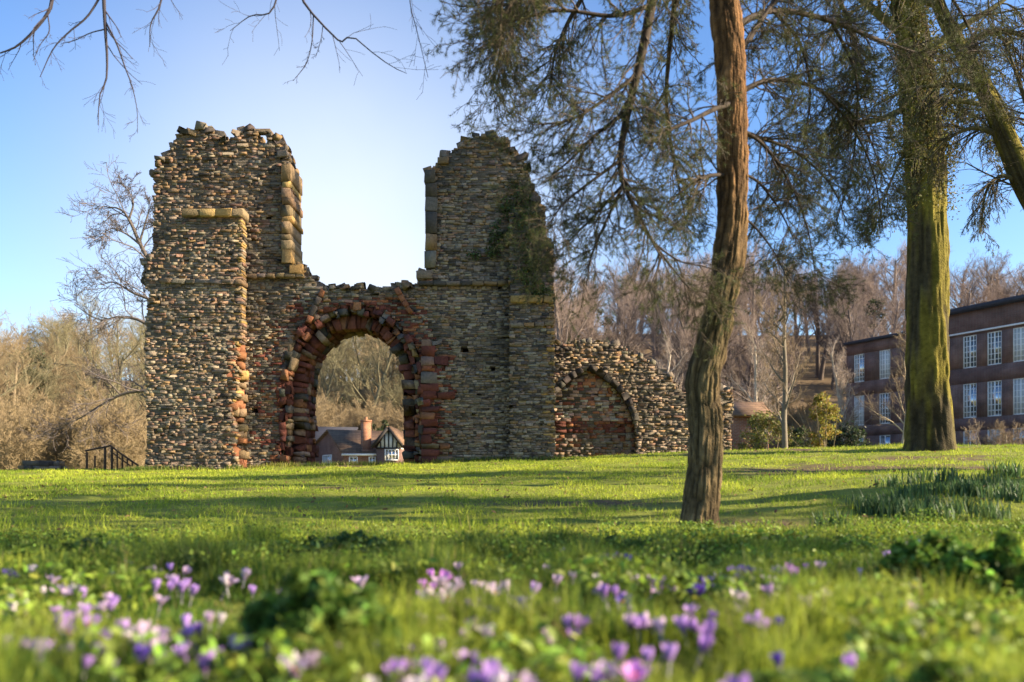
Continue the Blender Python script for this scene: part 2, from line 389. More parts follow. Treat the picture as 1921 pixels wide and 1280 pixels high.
def col_gate(u, z, r):
    k = len(u)
    up = np.clip((z - 6.0) / 4.0, 0, 1)
    right = sstep(-3.0, -1.2, u) * (1 - sstep(-.3, .2, u) * 0)
    base = palette(dict(grey=6, dark=1.3, pale=1.8, ochre=1.6, pink=1.5), k, r)
    warm = palette(dict(ochre=4, pink=2.4, grey=3, dark=1.4), k, r)
    cool = palette(dict(grey=6, dark=2.2, pale=2.5, ochre=.3), k, r)
    m = (r.random(k) < up * .8)[:, None]; c = np.where(m, warm, base)
    m = (r.random(k) < right * (1 - up) * .85)[:, None]; c = np.where(m, cool, c)  # cool stones put the right buttress's shade into the wall colour
    dx = np.abs(u - OX); dz = np.maximum(z - OSP, 0)
    dd = np.hypot(dx / 1.0, dz * .8) - OHW
    near = (np.clip(1.65 - dd, 0, 1) * (z < 5.6) * np.where(u > OX, 1.0, .8))
    red = palette(dict(red=4, rust=1.5, pink=1.2, dark=1), k, r)
    m = (r.random(k) < near)[:, None]; c = np.where(m, red, c)
    lich = fbm(u * .9 + 3, z * .9, 5)
    l2 = fbm(u * 2.6 + 8, z * 1.3, 15); return c * [1.2, 1.14, 1.06] * (0.28 + .82 * lich + .5 * l2)[:, None]

gate = empty("ruined_gatehouse", (OX, RD, 0.7), "tall roofless stone ruin with two broken towers and a red sandstone doorway between them", "ruin")
GO = (OX, RD, 0.7)
def gbuild(mb, name, mats, smooth=False): return shift(mb, GO).build(name, mats, gate, smooth)
r = rng_(3)
mb = MB()
for za, zb2, yb2 in ((.35, 6.05, RB), (6.05, 10.6, RD + 1.15)):
    masonry(mb, in_wall, POUT[0][0] - .5, 1.4, za, zb2, RD, yb2, col_gate, r, row=(.046, .088), wid=(.08, .24), rough=.013, holes=.008)
masonry(mb, lambda u, z: (u > BAY[0]) & (u < BAY[1]) & (z < wz(247, RD)) & ~((u > WIN[0]) & (u < WIN[1]) & (z > WIN[2])), BAY[0], BAY[1], BAY[2] - .04, wz(246, RD), RD, RD + .2, col_gate, r, row=(.05, .08), wid=(.08, .2), rough=.015, back=False)
# loose blocks bedded on the broken wall heads
for (pa, pb) in list(zip(OUT, OUT[1:])):
    if pa[1] > 545 or pb[1] > 545: continue
    if (abs(pa[0] - pb[0]) < 6): continue
    if 470 < pa[0] < 515: continue
    n = max(1, int(np.hypot(pa[0] - pb[0], pa[1] - pb[1]) / 9))
    for q in range(n):
        t = (q + r.random()) / n
        for dep in (RD + .12, RD + .5, RD + .9):
            if r.random() < .3: continue
            a = r.uniform(-.5, .5); 
            c = np.array([wx(pa[0] + (pb[0] - pa[0]) * t, RD), dep + r.uniform(-.1, .1), wz(pa[1] + (pb[1] - pa[1]) * t, RD) + r.uniform(-.06, .07)])
            U = np.array([math.cos(a), 0, math.sin(a)]); V = np.array([-math.sin(a), 0, math.cos(a)])
            hd = r.uniform(.08, .17)
            stones(mb, [c + np.array([0, -hd, 0])], U, V, [0, -1, 0], r.uniform(.07, .16), r.uniform(.05, .10), hd * 2, palette(dict(ochre=3, grey=3, dark=3), 1, r), r, jit=.018)
            stones(mb, [c + np.array([0, hd * .2, 0])], -U, V, [0, 1, 0], r.uniform(.07, .15), r.uniform(.05, .09), hd, palette(dict(ochre=3, grey=3, dark=3), 1, r), r, jit=.018)
gbuild(mb, "wall", [M_STONE, M_CORE])

def buttress(pts, d, back, colfn, seed, extra=None):
    P = poly_at(pts, d); r = rng_(seed); mb = MB(); xs = [p[0] for p in P]; zs = [p[1] for p in P]
    f = (lambda u, z: inpoly(P, u, z)) if extra is None else (lambda u, z: inpoly(P, u, z) & extra(u, z))
    masonry(mb, f, min(xs) - .1, max(xs) + .1, 0.3, max(zs) + .1, d, back, colfn, r, row=(.046, .088), wid=(.08, .23), rough=.013, back=False, holes=.01)
    return mb
def col_butl(u, z, r):
    c = col_gate(u, z, r); k = len(u)
    e = np.clip((u - wx(425, RD)) / .5, 0, 1) * (z < 4.6)
    m = (r.random(k) < e * .75)[:, None]; c = np.where(m, palette(dict(rust=3, ochre=3, yellow=1), k, r), c)
    m = (r.random(k) < .5 * np.clip((u - wx(445, RD)) / .2, 0, 1))[:, None]; c = np.where(m, palette(dict(yellow=3, ochre=2), k, r), c)  # yellow stones put the sunlit right side into the colour
    return c
BL = 22.55
lb = [(271, 905), (276, 800), (271, 700), (272, 600), (279, 545), (270, 538), (277, 480), (290, 470), (318, 420), (345, 404), (456, 402), (456, 640), (443, 648), (448, 662), (438, 678), (452, 700), (442, 720), (450, 740), (434, 760), (438, 790), (445, 815), (437, 840), (447, 870), (449, 905)]
gbuild(buttress(lb, BL, RD - .01, col_butl, 11), "buttress", [M_STONE, M_CORE])
def col_butr(u, z, r):
    k = len(u); c = palette(dict(grey=4, pale=2, dark=2, ochre=1.4), k, r)
    e = np.clip((u - wx(1020, 22.6)) / .15, 0, 1); m = (r.random(k) < e * .7)[:, None]
    c = np.where(m, palette(dict(yellow=2, ochre=2, pink=1), k, r), c)  # quoin stones yellowed to carry the sunlit right edge in colour
    e = np.clip((z - 4.6) / 1.0, 0, 1); m = (r.random(k) < e * .7)[:, None]
    return np.where(m, palette(dict(ochre=3, yellow=1, dark=2, pink=1), k, r), c)
rb = [(956, 905), (955, 600), (955, 395), (1012, 393), (1022, 402), (1028, 470), (1038, 520), (1040, 560), (1040, 700), (1043, 905)]
gbuild(buttress(rb, 22.62, RD - .01, col_butr, 12), "buttress", [M_STONE, M_CORE])

# dressed blocks
def block_run(mb, p0, p1, n, h, proj, y, cols, r, dep=.4, jit=.012, inset=.02):
    p0 = np.array(p0, float); p1 = np.array(p1, float); U = p1 - p0; L = np.linalg.norm(U); U = U / L; V = np.array([-U[1], U[0]])
    cut = np.cumsum(r.uniform(.7, 1.3, n)); cut = np.concatenate([[0], cut / cut[-1]]) * L
    for i in range(n):
        c = p0 + U * (cut[i] + cut[i + 1]) / 2
        stones(mb, [[c[0], y - proj - r.uniform(0, .015), c[1]]], [U[0], 0, U[1]], [V[0], 0, V[1]], [0, -1, 0], (cut[i + 1] - cut[i]) / 2 - .008, h / 2, proj + dep, palette(cols, 1, r), r, jit=jit, inset=inset)
YEL = dict(yellow=3, ochre=2)
def gp(px, py, d=RD): return (wx(px, d), wz(py, d))
r = rng_(21)
def course(a, b, n, h, proj, y, cols, d=RD):
    m = MB(); block_run(m, gp(*a, d), gp(*b, d), n, h, proj, y, cols, r); gbuild(m, "string_course", [M_STONE])
course((344, 401), (459, 401), 4, .20, .12, BL, YEL, BL)
course((463, 519), (572, 519), 6, .10, .14, RD, dict(ochre=3, grey=2, yellow=1))
course((785, 533), (952, 533), 7, .11, .13, RD, dict(grey=3, dark=2, ochre=1))
course((300, 528), (457, 530), 7, .11, .07, BL, dict(ochre=3, grey=2, pink=1), BL)
course((957, 562), (1037, 562), 3, .20, .10, 22.62, YEL, 22.62)
course((957, 610), (1038, 608), 4, .11, .06, 22.62, dict(ochre=3, grey=2), 22.62)
course((545, 507), (570, 507), 1, .26, .16, RD, YEL)
course((781, 517), (812, 517), 1, .22, .12, RD, dict(grey=2, dark=1))
def shaft(x0, x1, ys, cols, d, depth):
    m = MB()
    for a, b in zip(ys, ys[1:]):
        w = (x1 - x0) * r.uniform(.85, 1.1); cxp = (x0 + x1) / 2 + r.uniform(-1.5, 1.5)
        stones(m, [[wx(cxp, d), d - .10, (wz(a, d) + wz(b, d)) / 2]], [1, 0, 0], [0, 0, 1], [0, -1, 0], w / 2 * d / FPX, abs(wz(a, d) - wz(b, d)) / 2 - .008, depth, palette(cols, 1, r), r, jit=.014, inset=.012, bul=.016)
    gbuild(m, "jamb_shaft", [M_STONE])
shaft(530, 547, [309, 342, 354, 372, 386, 408, 418, 440, 452, 470, 496], dict(yellow=1, ochre=2), RD, 1.26)
shaft(797, 820, [320, 345, 372, 398, 440, 472, 505], dict(grey=2, dark=2, ochre=1), RD, 1.2)  # greyer, darker blocks: this shaft's shade is in its colour
# gable scars above the doorway; the right one has orange sunlight in its colours
for a, b, cols in (((607, 545), (578, 606), dict(dark=2, rust=1)), ((744, 541), (772, 590), dict(rust=3, ochre=1))):
    m = MB(); block_run(m, gp(*a), gp(*b), 4, .14, .10, RD, cols, r); gbuild(m, "roof_scar", [M_STONE])
# the lump of stone broken out of the left buttress corner
m = MB()
for py in np.arange(645, 872, 13):
    for q in range(2):
        stones(m, [[wx(440 + 10 * q + r.uniform(-5, 5), RD), BL + .05 + .13 * q + r.uniform(-.06, .08), wz(py + r.uniform(-4, 4), RD)]], [1, 0, 0], [0, 0, 1], [0, -1, 0], r.uniform(.10, .2), r.uniform(.07, .13), .4, palette(dict(rust=4, ochre=3, yellow=1, dark=.5), 1, r), r, jit=.03, inset=.02, bul=.04)
gbuild(m, "broken_corner", [M_STONE])

# doorway: two orders of red sandstone blocks
def order(off0, off1, yf, yb, seed, cols, step, rgh):
    r = rng_(seed); mb = MB(); s = 0.0
    while s < ARCL - .05:
        L = r.uniform(*step); L = min(L, ARCL - s)
        sm = s + L / 2
        p, t, n, _ = arch_pt(np.array([sm]), (off0 + off1) / 2); p, t, n = p[0], t[0], n[0]
        y = yf
        cur = ARCL * .5 - abs(sm - ARCL * .5) > 2.6
        scale = 1.0 + ((off0 + off1) / 2) / 1.6 * (1 if cur else 0)
        while y < yb - .05:
            dl = min(r.uniform(.3, .6), yb - y)
            hr = (off1 - off0) / 2 * r.uniform(.9, 1.12)
            cc = palette(cols, 1, r) * r.uniform(.65, 1.15) * [1.12, 1.2, 1.2]
            hr *= r.uniform(.8, 1.1)
            pr = r.normal() * rgh
            stones(mb, [[p[0] + n[0] * pr * .7, y + (pr if y == yf else 0), p[1] + n[1] * pr * .7]], [t[0], 0, t[1]], [n[0], 0, n[1]], [0, -1, 0], L / 2 * scale * r.uniform(.93, 1.06) - .006, hr, dl, cc, r, jit=.026, inset=.008, bul=.014)
            y += dl
        s += L
    return mb
gbuild(order(0.0, .36, RD + .30, RB - .02, 31, dict(red=5, rust=1, dark=1, pink=1.6), (.11, .27), .04), "inner_arch", [M_STONE])
oa = order(.34, .50, RD + .02, RD + .8, 32, dict(red=3.5, rust=1.2, dark=1.6, pink=1, grey=.5, ochre=.4), (.09, .24), .05)
ob_ = order(.49, .67, RD - .01, RD + .8, 35, dict(red=3, rust=1.2, dark=1.4, pink=1, grey=1, ochre=.8), (.09, .26), .05)
oa.add(np.concatenate(ob_.V), np.concatenate(ob_.Q), col=np.concatenate(ob_.C)); gbuild(oa, "outer_arch", [M_STONE])
m = MB(); r = rng_(33)    # big red quoins toothed into the right of the doorway
z = .5
while z < 4.3:
    h = r.uniform(.16, .34); n = r.integers(1, 3); x = OX + OHW + .55
    for q in range(n):
        w = r.uniform(.25, .55); stones(m, [[x + w / 2, RD - .05 - r.uniform(0, .03), z + h / 2]], [1, 0, 0], [0, 0, 1], [0, -1, 0], w / 2 - .01, h / 2 - .01, .4, palette(dict(red=4, rust=1, grey=.8, pink=1), 1, r), r, jit=.02, inset=.012, bul=.02); x += w
    z += h
gbuild(m, "quoin", [M_STONE])
m = MB(); stones(m, [[wx(492, RD), RD - .02, wz(245, RD)]], [1, 0, 0], [0, 0, 1], [0, -1, 0], .24, .045, .24, (.12, .095, .07), r); gbuild(m, "window_lintel", [M_STONE])

# ---- lower wall with the blind arch, further back on the right
ND = 26.5
NO = [(1030, 900), (1030, 648), (1060, 645), (1080, 640), (1110, 642), (1135, 643), (1155, 647), (1172, 650), (1180, 660), (1200, 668), (1222, 680), (1236, 693), (1252, 702), (1266, 718), (1280, 735), (1300, 738), (1330, 730), (1376, 728), (1376, 780), (1371, 800), (1374, 900)]
NP = poly_at(NO, ND)
def narch(off=0.0, n=24):
    # pointed arch: apex (1103,693), springing (1192,800)
    L = [(1012, 905), (1012, 830), (1016, 790), (1036, 748), (1066, 715), (1103, 692)]; R = [(1103, 692), (1138, 712), (1165, 738), (1182, 768), (1192, 800), (1196, 905)]
    return poly_at(L, ND), poly_at(R, ND)
nl, nr = narch(); NARCH = nl + nr[1:]
nwall = empty("arched_wall", (wx(1200, ND), ND, .8), "lower ruined grey stone wall with a bricked-up pointed arch, right of the tall ruin", "ruin")
NOo = (wx(1200, ND), ND, .8)
def col_n(u, z, r):
    k = len(u); c = palette(dict(grey=6, dark=2, ochre=1.5, pink=.6), k, r)
    m = (r.random(k) < np.clip((z - wz(680, ND)) / .5, 0, 1) * .4)[:, None]
    return np.where(m, palette(dict(ochre=2, dark=3, pale=1), k, r), c) * [1.3, 1.2, 1.1] * (0.6 + .8 * fbm(u, z, 9))[:, None]
r = rng_(41); mb = MB()
masonry(mb, lambda u, z: inpoly(NP, u, z) & ~inpoly(NARCH, u, z), NP[0][0] - .2, NP[-1][0] + .3, .4, 5.2, ND, ND + 1.1, col_n, r, row=(.05, .095), wid=(.09, .25), rough=.014)
for (pa, pb) in list(zip(NO[1:17], NO[2:18])):
    n = max(1, int(np.hypot(pa[0] - pb[0], pa[1] - pb[1]) / 13))
    for q in range(n):
        t = (q + r.random()) / n
        for dep in (ND + .12, ND + .5, ND + .9):
            a = r.uniform(-.6, .6); c = np.array([wx(pa[0] + (pb[0] - pa[0]) * t, ND), dep, wz(pa[1] + (pb[1] - pa[1]) * t, ND) + r.uniform(-.05, .08)])
            stones(mb, [c + np.array([0, -.12, 0])], [math.cos(a), 0, math.sin(a)], [-math.sin(a), 0, math.cos(a)], [0, -1, 0], r.uniform(.06, .14), r.uniform(.05, .11), .3, palette(dict(ochre=2, grey=3, dark=4, pale=1), 1, r), r, jit=.02)
def nbuild(m, name, mats): return shift(m, NOo).build(name, mats, nwall)
nbuild(mb, "wall", [M_STONE, M_CORE])
mb = MB()
def col_in(u, z, r):
    k = len(u); c = palette(dict(pink=5, red=1.2, rust=2, grey=1.2, pale=2), k, r) * 1.9
    band = (np.abs(z - wz(800, ND)) < .22); c = np.where(band[:, None], palette(dict(red=3, rust=1), k, r), c)
    low = (z < wz(810, ND)); return np.where(low[:, None], palette(dict(grey=3, pink=1.5, rust=1, ochre=1), k, r), c)
masonry(mb, lambda u, z: inpoly(NARCH, u, z), wx(1005, ND), wx(1200, ND), .4, 4.2, ND + .24, ND + .95, col_in, r, row=(.06, .12), wid=(.12, .28), rough=.015)
nbuild(mb, "blocked_infill", [M_STONE, M_CORE])
m = MB(); rr_ = spline([(p[0], p[1], 0) for p in nl[2:]] , 12)
for side in (nl[2:], nr[:-1]):
    P = spline([(p[0], ND, p[1]) for p in side], 40)
    for i in range(0, 36, 4):
        a, b = P[i], P[i + 4] if i + 4 < 40 else P[39]
        U = unit(b - a); V = np.array([-U[2], 0, U[0]])
        stones(m, [(a + b) / 2 + V * .07 + np.array([0, -.05, 0])], U, V, [0, -1, 0], np.linalg.norm(b - a) / 2 - .006, .10, .5, palette(dict(dark=3), 1, r) * .7, r, jit=.012)
nbuild(m, "hood_mould", [M_STONE])
m = MB()
for a, b in zip([798, 812, 826, 840], [812, 826, 840, 862]):
    stones(m, [[wx(1181, ND), ND + .22, (wz(a, ND) + wz(b, ND)) / 2]], [1, 0, 0], [0, 0, 1], [0, -1, 0], .13, abs(wz(a, ND) - wz(b, ND)) / 2 - .008, .35, palette(dict(pink=2, ochre=3, pale=1), 1, r), r, jit=.015, inset=.05, bul=.06)
nbuild(m, "jamb_shaft", [M_STONE])

# ---- low stump of walling, far left
SDp = 24.0
m = MB(); r = rng_(51)
sp = poly_at([(33, 905), (34, 872), (44, 865), (60, 861), (80, 862), (92, 868), (100, 882), (101, 905)], SDp)
masonry(m, lambda u, z: inpoly(sp, u, z), sp[0][0] - .1, sp[-1][0] + .1, .3, 1.2, SDp, SDp + .8, lambda u, z, r: palette(dict(pink=2, ochre=2, grey=3, dark=2), len(u), r), r, row=(.1, .16), wid=(.18, .4), rough=.05)
so = (wx(67, SDp), SDp, .5)
o = shift(m, so).build("wall_stump", [M_STONE, M_CORE], loc=so); tag(o, "low broken stump of rubble walling on the lawn edge at far left", "ruin")

# ------------------------------------------------------------------ railing left of the ruin
RLD = 25.5
rl = empty("railing", at(215, 880, RLD), "rusty iron handrail with thin uprights, left of the tall ruin", "railing"); ro = np.array(rl.location)
def bar(name, pts, rad, sides=8):
    m = MB(); P = np.array([at(*p, RLD) if len(p) == 2 else at(*p) for p in pts]); add_tubes(m, [P], [np.full(len(P), rad)], sides, (.09, .055, .035))
    shift(m, ro).build(name, [M_IRON], rl)
for px, t, w in ((163, 848, .035), (178, 855, .03), (197, 837, .04), (210, 838, .04)): bar("post", [(px, 905), (px, t)], w)
for i, px in enumerate(np.linspace(220, 258, 5)): bar("baluster", [(px, 905), (px, 838 + (px - 208) * .66)], .028)
bar("handrail", [(160, 846), (180, 842), (197, 839), (208, 836)], .03); bar("handrail", [(207, 836), (225, 850), (245, 864), (260, 874)], .03)
bar("handrail", [(207, 846), (225, 860), (245, 874)], .02)

# ------------------------------------------------------------------ house seen through the doorway
HD = 54.0
hs = empty("brick_house", at(660, 905, HD), "small brick house with brown tiled roofs and orange chimney seen through the doorway", "house")
ho = np.array(hs.location)
def hb(mb, name, m, par=None):
    o = shift(mb, ho).build(name, m if isinstance(m, list) else [m], par or hs); return o
Lx = unit(np.array([.86, .5, 0])); Wx = unit(np.array([.5, -.86, 0])); Zz = np.array([0, 0, 1.0])
apex = at(619, 809, HD); span = 3.3; rise = 1.75; gl = 6.0; base_z = -0.7
e1 = apex + Wx * span - Zz * rise; e0 = apex - Wx * 5.0 - Zz * 1.3
b1 = e1.copy(); b1[2] = base_z; b0 = e0.copy(); b0[2] = base_z
m = MB(); F = np.array([b0, b1, e1, apex, e0]); Bk = F + Lx * gl
m.add(np.vstack([F, Bk]), [[0, 1, 2, 4], [5, 9, 7, 6], [1, 6, 7, 2], [0, 4, 9, 5]], [[4, 2, 3], [9, 8, 7]]); hb(m, "wall", M_BRICKD)
def slab(a, b, c, d, th):
    a, b, c, d = map(np.asarray, (a, b, c, d)); n = unit(np.cross(b - a, d - a)); v = np.array([a, b, c, d, a + n * th, b + n * th, c + n * th, d + n * th])
    return MB().add(v, [[0, 3, 2, 1], [4, 5, 6, 7], [0, 1, 5, 4], [1, 2, 6, 5], [2, 3, 7, 6], [3, 0, 4, 7]])
sl = unit(Wx * span - Zz * rise); up = Zz * .03
r1 = slab(apex - Lx * .2 + up, apex + sl * 3.9 - Lx * .2 + up, apex + sl * 3.9 + Lx * (gl + .2) + up, apex + Lx * (gl + .2) + up, .09)
roof = hb(r1, "roof", M_TILE)
sl2 = unit(-Wx * 5.0 - Zz * 1.3)
hb(slab(apex - Lx * .2 + up, apex + Lx * (gl + .2) + up, apex + sl2 * 5.3 + Lx * (gl + .2) + up, apex + sl2 * 5.3 - Lx * .2 + up, .09), "roof", M_TILE)
# rear wing ridge
m = MB(); ra, rb_ = at(560, 802, HD + 5), at(672, 804, HD + 5)
hb(slab(ra, ra + np.array([-.3, -2.6, -1.6]), rb_ + np.array([-.3, -2.6, -1.6]), rb_, .1), "rear_roof", M_LEAD)
cb = at(684, 852, HD - 1.9)
RC = np.array([[.82, -.57, 0], [.57, .82, 0], [0, 0, 1]])
m = MB(); m.box((cb[0], cb[1] + .5, (wz(794, HD) + cb[2]) / 2 - .3), (.27, .22, (wz(794, HD) - cb[2]) / 2 + .3), R=RC); ch = hb(m, "chimney", M_BRICKO)
m = MB(); m.box((cb[0], cb[1] + .5, wz(794, HD) + .05), (.31, .26, .05), R=RC).box((cb[0], cb[1] + .5, cb[2] - .1), (.40, .34, .4), R=RC); hb(m, "chimney_cap", M_BRICKO, ch)
m = MB(); add_tubes(m, [[[cb[0], cb[1] + .5, wz(794, HD) + .1], [cb[0], cb[1] + .5, wz(794, HD) + .3]]], [[.1, .09]], 10, (.5, .2, .1)); hb(m, "chimney_pot", M_BRICKO, ch)
# lean-to at the front with white fascia and windows
d2 = HD - 3.3
x0, x1 = wx(645, d2), wx(708, d2); zt = wz(855, d2)
m = MB(); m.box(((x0 + x1) / 2, d2 + 1, (zt + base_z) / 2), ((x1 - x0) / 2, 1, (zt - base_z) / 2)); hb(m, "lean_to", M_BRICKO)
m = MB(); m.box(((x0 + x1) / 2, d2 + .95, zt + .06), ((x1 - x0) / 2 + .12, 1.1, .06)); hb(m, "fascia", M_PAINT)
def window(px0, px1, py0, py1, d, nx, ny, par, off, mk=hb):
    a, b = at(px0, py1, d), at(px1, py0, d); c = (a + b) / 2; w, h = (b[0] - a[0]) / 2, (b[2] - a[2]) / 2
    m = MB(); t = .05
    for s in (-1, 1): m.box((c[0] + s * (w - t / 2), d - .02, c[2]), (t / 2, .04, h)); m.box((c[0], d - .02, c[2] + s * (h - t / 2)), (w - t - .002, .038, t / 2))
    for i in range(1, nx): m.box((c[0] - w + 2 * w * i / nx, d - .02, c[2]), (.018, .032, h - t - .002))
    for i in range(1, ny): m.box((c[0], d - .02, c[2] - h + 2 * h * i / ny), (w - t - .002, .028, .015))
    f = hb(m, "window", M_PAINT)
    m = MB(); m.box((c[0], d - .005, c[2]), (w - t - .004, .008, h - t - .004)); hb(m, "pane", M_GLASS, f)
window(655, 671, 857, 874, d2, 2, 2, hs, None); window(692, 705, 857, 874, d2, 2, 2, hs, None)
# half-timbered gable on the right
d3 = HD - 3.6
A = at(729, 802, d3); Lg = at(698, 840, d3); Rg = at(757, 838, d3); zb = base_z; zg = wz(842, d3)
xl, xr = wx(706, d3), wx(752, d3)
m = MB(); m.box(((xl + xr) / 2, d3 + 2.0, (zg + zb) / 2), ((xr - xl) / 2, 2.0, (zg - zb) / 2)); hb(m, "wing_wall", M_BRICKD)
m = MB(); m.add([[xl, d3 + .05, zg + .01], [xr, d3 + .05, zg + .01], [A[0], d3 + .05, A[2]], [xl, d3 + 4, zg + .01], [xr, d3 + 4, zg + .01], [A[0], d3 + 4, A[2]]], [[0, 3, 4, 1], [1, 4, 5, 2], [0, 2, 5, 3]], [[0, 1, 2], [3, 5, 4]]); gw = hb(m, "gable", M_PAINT)
for i in range(1, 6):
    x = xl + (xr - xl) * i / 6; hgt = (1 - abs(x - A[0]) / ((xr - xl) / 2)) * (A[2] - zg)
    m = MB(); m.box((x, d3 + .03, zg + hgt / 2), (.04, .03, max(hgt / 2 - .03, .03))); hb(m, "timber", M_DARKPAINT, gw)
m = MB(); m.box(((xl + xr) / 2, d3 + .02, zg + .03), ((xr - xl) / 2, .05, .05)); hb(m, "timber", M_DARKPAINT, gw)
for e in (Lg, Rg):
    t = unit(e - A); ee = A + t * np.linalg.norm(e - A)
    q = slab(A + np.array([0, -.18, .02]), A + np.array([0, 4, .02]), ee + np.array([0, 4, .02]), ee + np.array([0, -.18, .02]), .1 if e is Lg else -.1)
    rf = hb(q, "wing_roof", M_TILE)
    n = np.array([-t[2], 0, t[0]]); m = MB(); R3 = np.stack([t, [0, 1, 0], n], 1)
    m.box((A + ee) / 2 + np.array([0, -.21, -.02]), (np.linalg.norm(ee - A) / 2, .025, .09), R=R3); hb(m, "bargeboard", M_DARKPAINT, rf)
window(722, 748, 843, 864, d3, 4, 2, hs, None)
# shaded windows of the near gable end
def gable_window(u, z, w, h):
    c = (b0 + b1) / 2 + Wx * u; c[2] = z; N = -Lx; R3 = np.stack([Wx, Lx, Zz], 1)
    m = MB(); t = .06
    for s in (-1, 1): m.box(c + Wx * s * (w - t / 2) + N * .03, (t / 2, .05, h), R=R3); m.box(c + Zz * s * (h - t / 2) + N * .03, (w - t - .002, .048, t / 2), R=R3)
    for q in (-.5, 0, .5): m.box(c + Wx * q * w * 1.0 + N * .03, (.025, .04, h - t - .002), R=R3)
    f = hb(m, "window", M_PAINT); m = MB(); m.box(c + N * .012, (w - t - .004, .01, h - t - .004), R=R3); hb(m, "pane", M_GLASS, f)
gable_window(.35, wz(864, HD), .95, .38)

# ------------------------------------------------------------------ long brick school block, right
BF = np.array([-.418, .908, 0]); BN = np.array([-.908, -.418, 0])       # along the front (going away), outward
B0 = np.array([wx(1853, 60.0), 60.0, 0.0])                               # reference point on the front
blk = empty("school_building", B0, "long three storey dark brick block with white framed windows, at the right", "building")
R3 = np.stack([BF, -BN, Zz], 1)
zz = lambda py: wz(py, 60.0)
rows = [(zz(842), zz(806)), (zz(782), zz(716)), (zz(686), zz(624))]
pitch, ww = 1.95, 1.12
s0, s1, top, bot = -14.0, 3.75, zz(578), -0.9
def bp(s, z, o=0.0): return B0 + BF * s + BN * o + Zz * z
def bpart(mb, name, m, par=None): return shift(mb, B0).build(name, m if isinstance(m, list) else [m], par or blk)
def facade(s0, s1, bot, top, rows, centres, th, name):
    mb = MB(); zcur = bot
    def seg(a, b, z0, z1):
        if b - a > .01 and z1 - z0 > .01: mb.box(bp((a + b) / 2, (z0 + z1) / 2, -th / 2), ((b - a) / 2, th / 2, (z1 - z0) / 2), R=R3)
    for (za, zb_) in rows:
        seg(s0, s1, zcur, za); cur = s0
        for c in centres: seg(cur, c - ww / 2, za, zb_); cur = c + ww / 2
        seg(cur, s1, za, zb_); zcur = zb_
    seg(s0, s1, zcur, top)
    mb.box(bp((s0 + s1) / 2, (bot + top) / 2, -th - 5), ((s1 - s0) / 2, 5 - .002, (top - bot) / 2 - .01), R=R3)
    return bpart(mb, name, M_BRICKD)
def wunit(za, zb_, nx, ny):
    w, h = ww / 2 - .004, (zb_ - za) / 2 - .004; m = MB(); t = .07
    for s in (-1, 1): m.box((s * (w - t / 2), 0, 0), (t / 2, .05, h)); m.box((0, 0, s * (h - t / 2)), (w - t - .002, .048, t / 2))
    for i in range(1, nx): m.box((-w + 2 * w * i / nx, 0, 0), (.028 if i != nx // 2 else .05, .04, h - t - .002))
    for i in range(1, ny): m.box((0, 0, -h + 2 * h * i / ny), (w - t - .002, .034, .022))
    g = MB(); g.box((0, .012, 0), (w - t - .004, .006, h - t - .004))
    return m.mesh("window", [M_PAINT]), [g.mesh("pane", [k]) for k in (M_GLASS, M_GLASS, M_GLASSD, M_BLIND)]
rw0 = rng_(77)
def set_windows(rows, centres):
    for (za, zb_), (nx, ny) in zip(rows, ((2, 2), (4, 6), (4, 6))):
        wm, gm = wunit(za, zb_, nx, ny)
        for c in centres:
            o = bpy.data.objects.new("window", wm); COL.objects.link(o); o.parent = blk
            o.location = bp(c, (za + zb_) / 2, -.1) - B0; o.rotation_euler = (0, 0, math.atan2(BF[1], BF[0]))
            m_ = MB(); m_.box((0, -.05, -(zb_ - za) / 2 - .05), (ww / 2 + .06, .12, .045), col=(.5, .5, .5)); sl_ = m_.build("sill", [M_PAINT], o)
            g = bpy.data.objects.new("pane", gm[rw0.integers(4)]); COL.objects.link(g); g.parent = o
cen = [1.45 - pitch * i for i in range(-1, 8)][::-1]; cen = [c for c in cen if s0 + .8 < c < s1 - .5]
facade(s0, s1, bot, top, rows, cen, .35, "wall"); set_windows(rows, cen)
m = MB(); m.box(bp((s0 + s1) / 2, top + .18, -4.8), ((s1 - s0) / 2 + .1, 5.35, .18), R=R3).box(bp((s0 + s1) / 2, top + .42, -5), ((s1 - s0) / 2, 5, .06), R=R3); bpart(m, "cornice", M_LEAD)
m = MB(); m.box(bp((s0 + s1) / 2, zz(618), .04), ((s1 - s0) / 2, .05, .06), R=R3); bpart(m, "string_course", M_PAINT)
# far, slightly lower range of the same block, set back
t0_, t1_ = 3.76, 13.3; cen2 = [6.4, 9.2, 11.9]; 
rows2 = [(r_[0] - .0, r_[1] - .0) for r_ in rows]
facade(t0_, t1_, bot, zz(600), rows2, cen2, .35, "far_wing"); set_windows(rows2, cen2)
m = MB(); m.box(bp((t0_ + t1_) / 2 + .1, zz(600) + .12, -4.9), ((t1_ - t0_) / 2, 5.2, .12), R=R3); bpart(m, "cornice", M_LEAD)
m = MB(); m.box(bp(14.2, 2.4, -4.4), (.88, 3.2, 4.1), R=R3); bpart(m, "end_annexe", M_BRICKD)

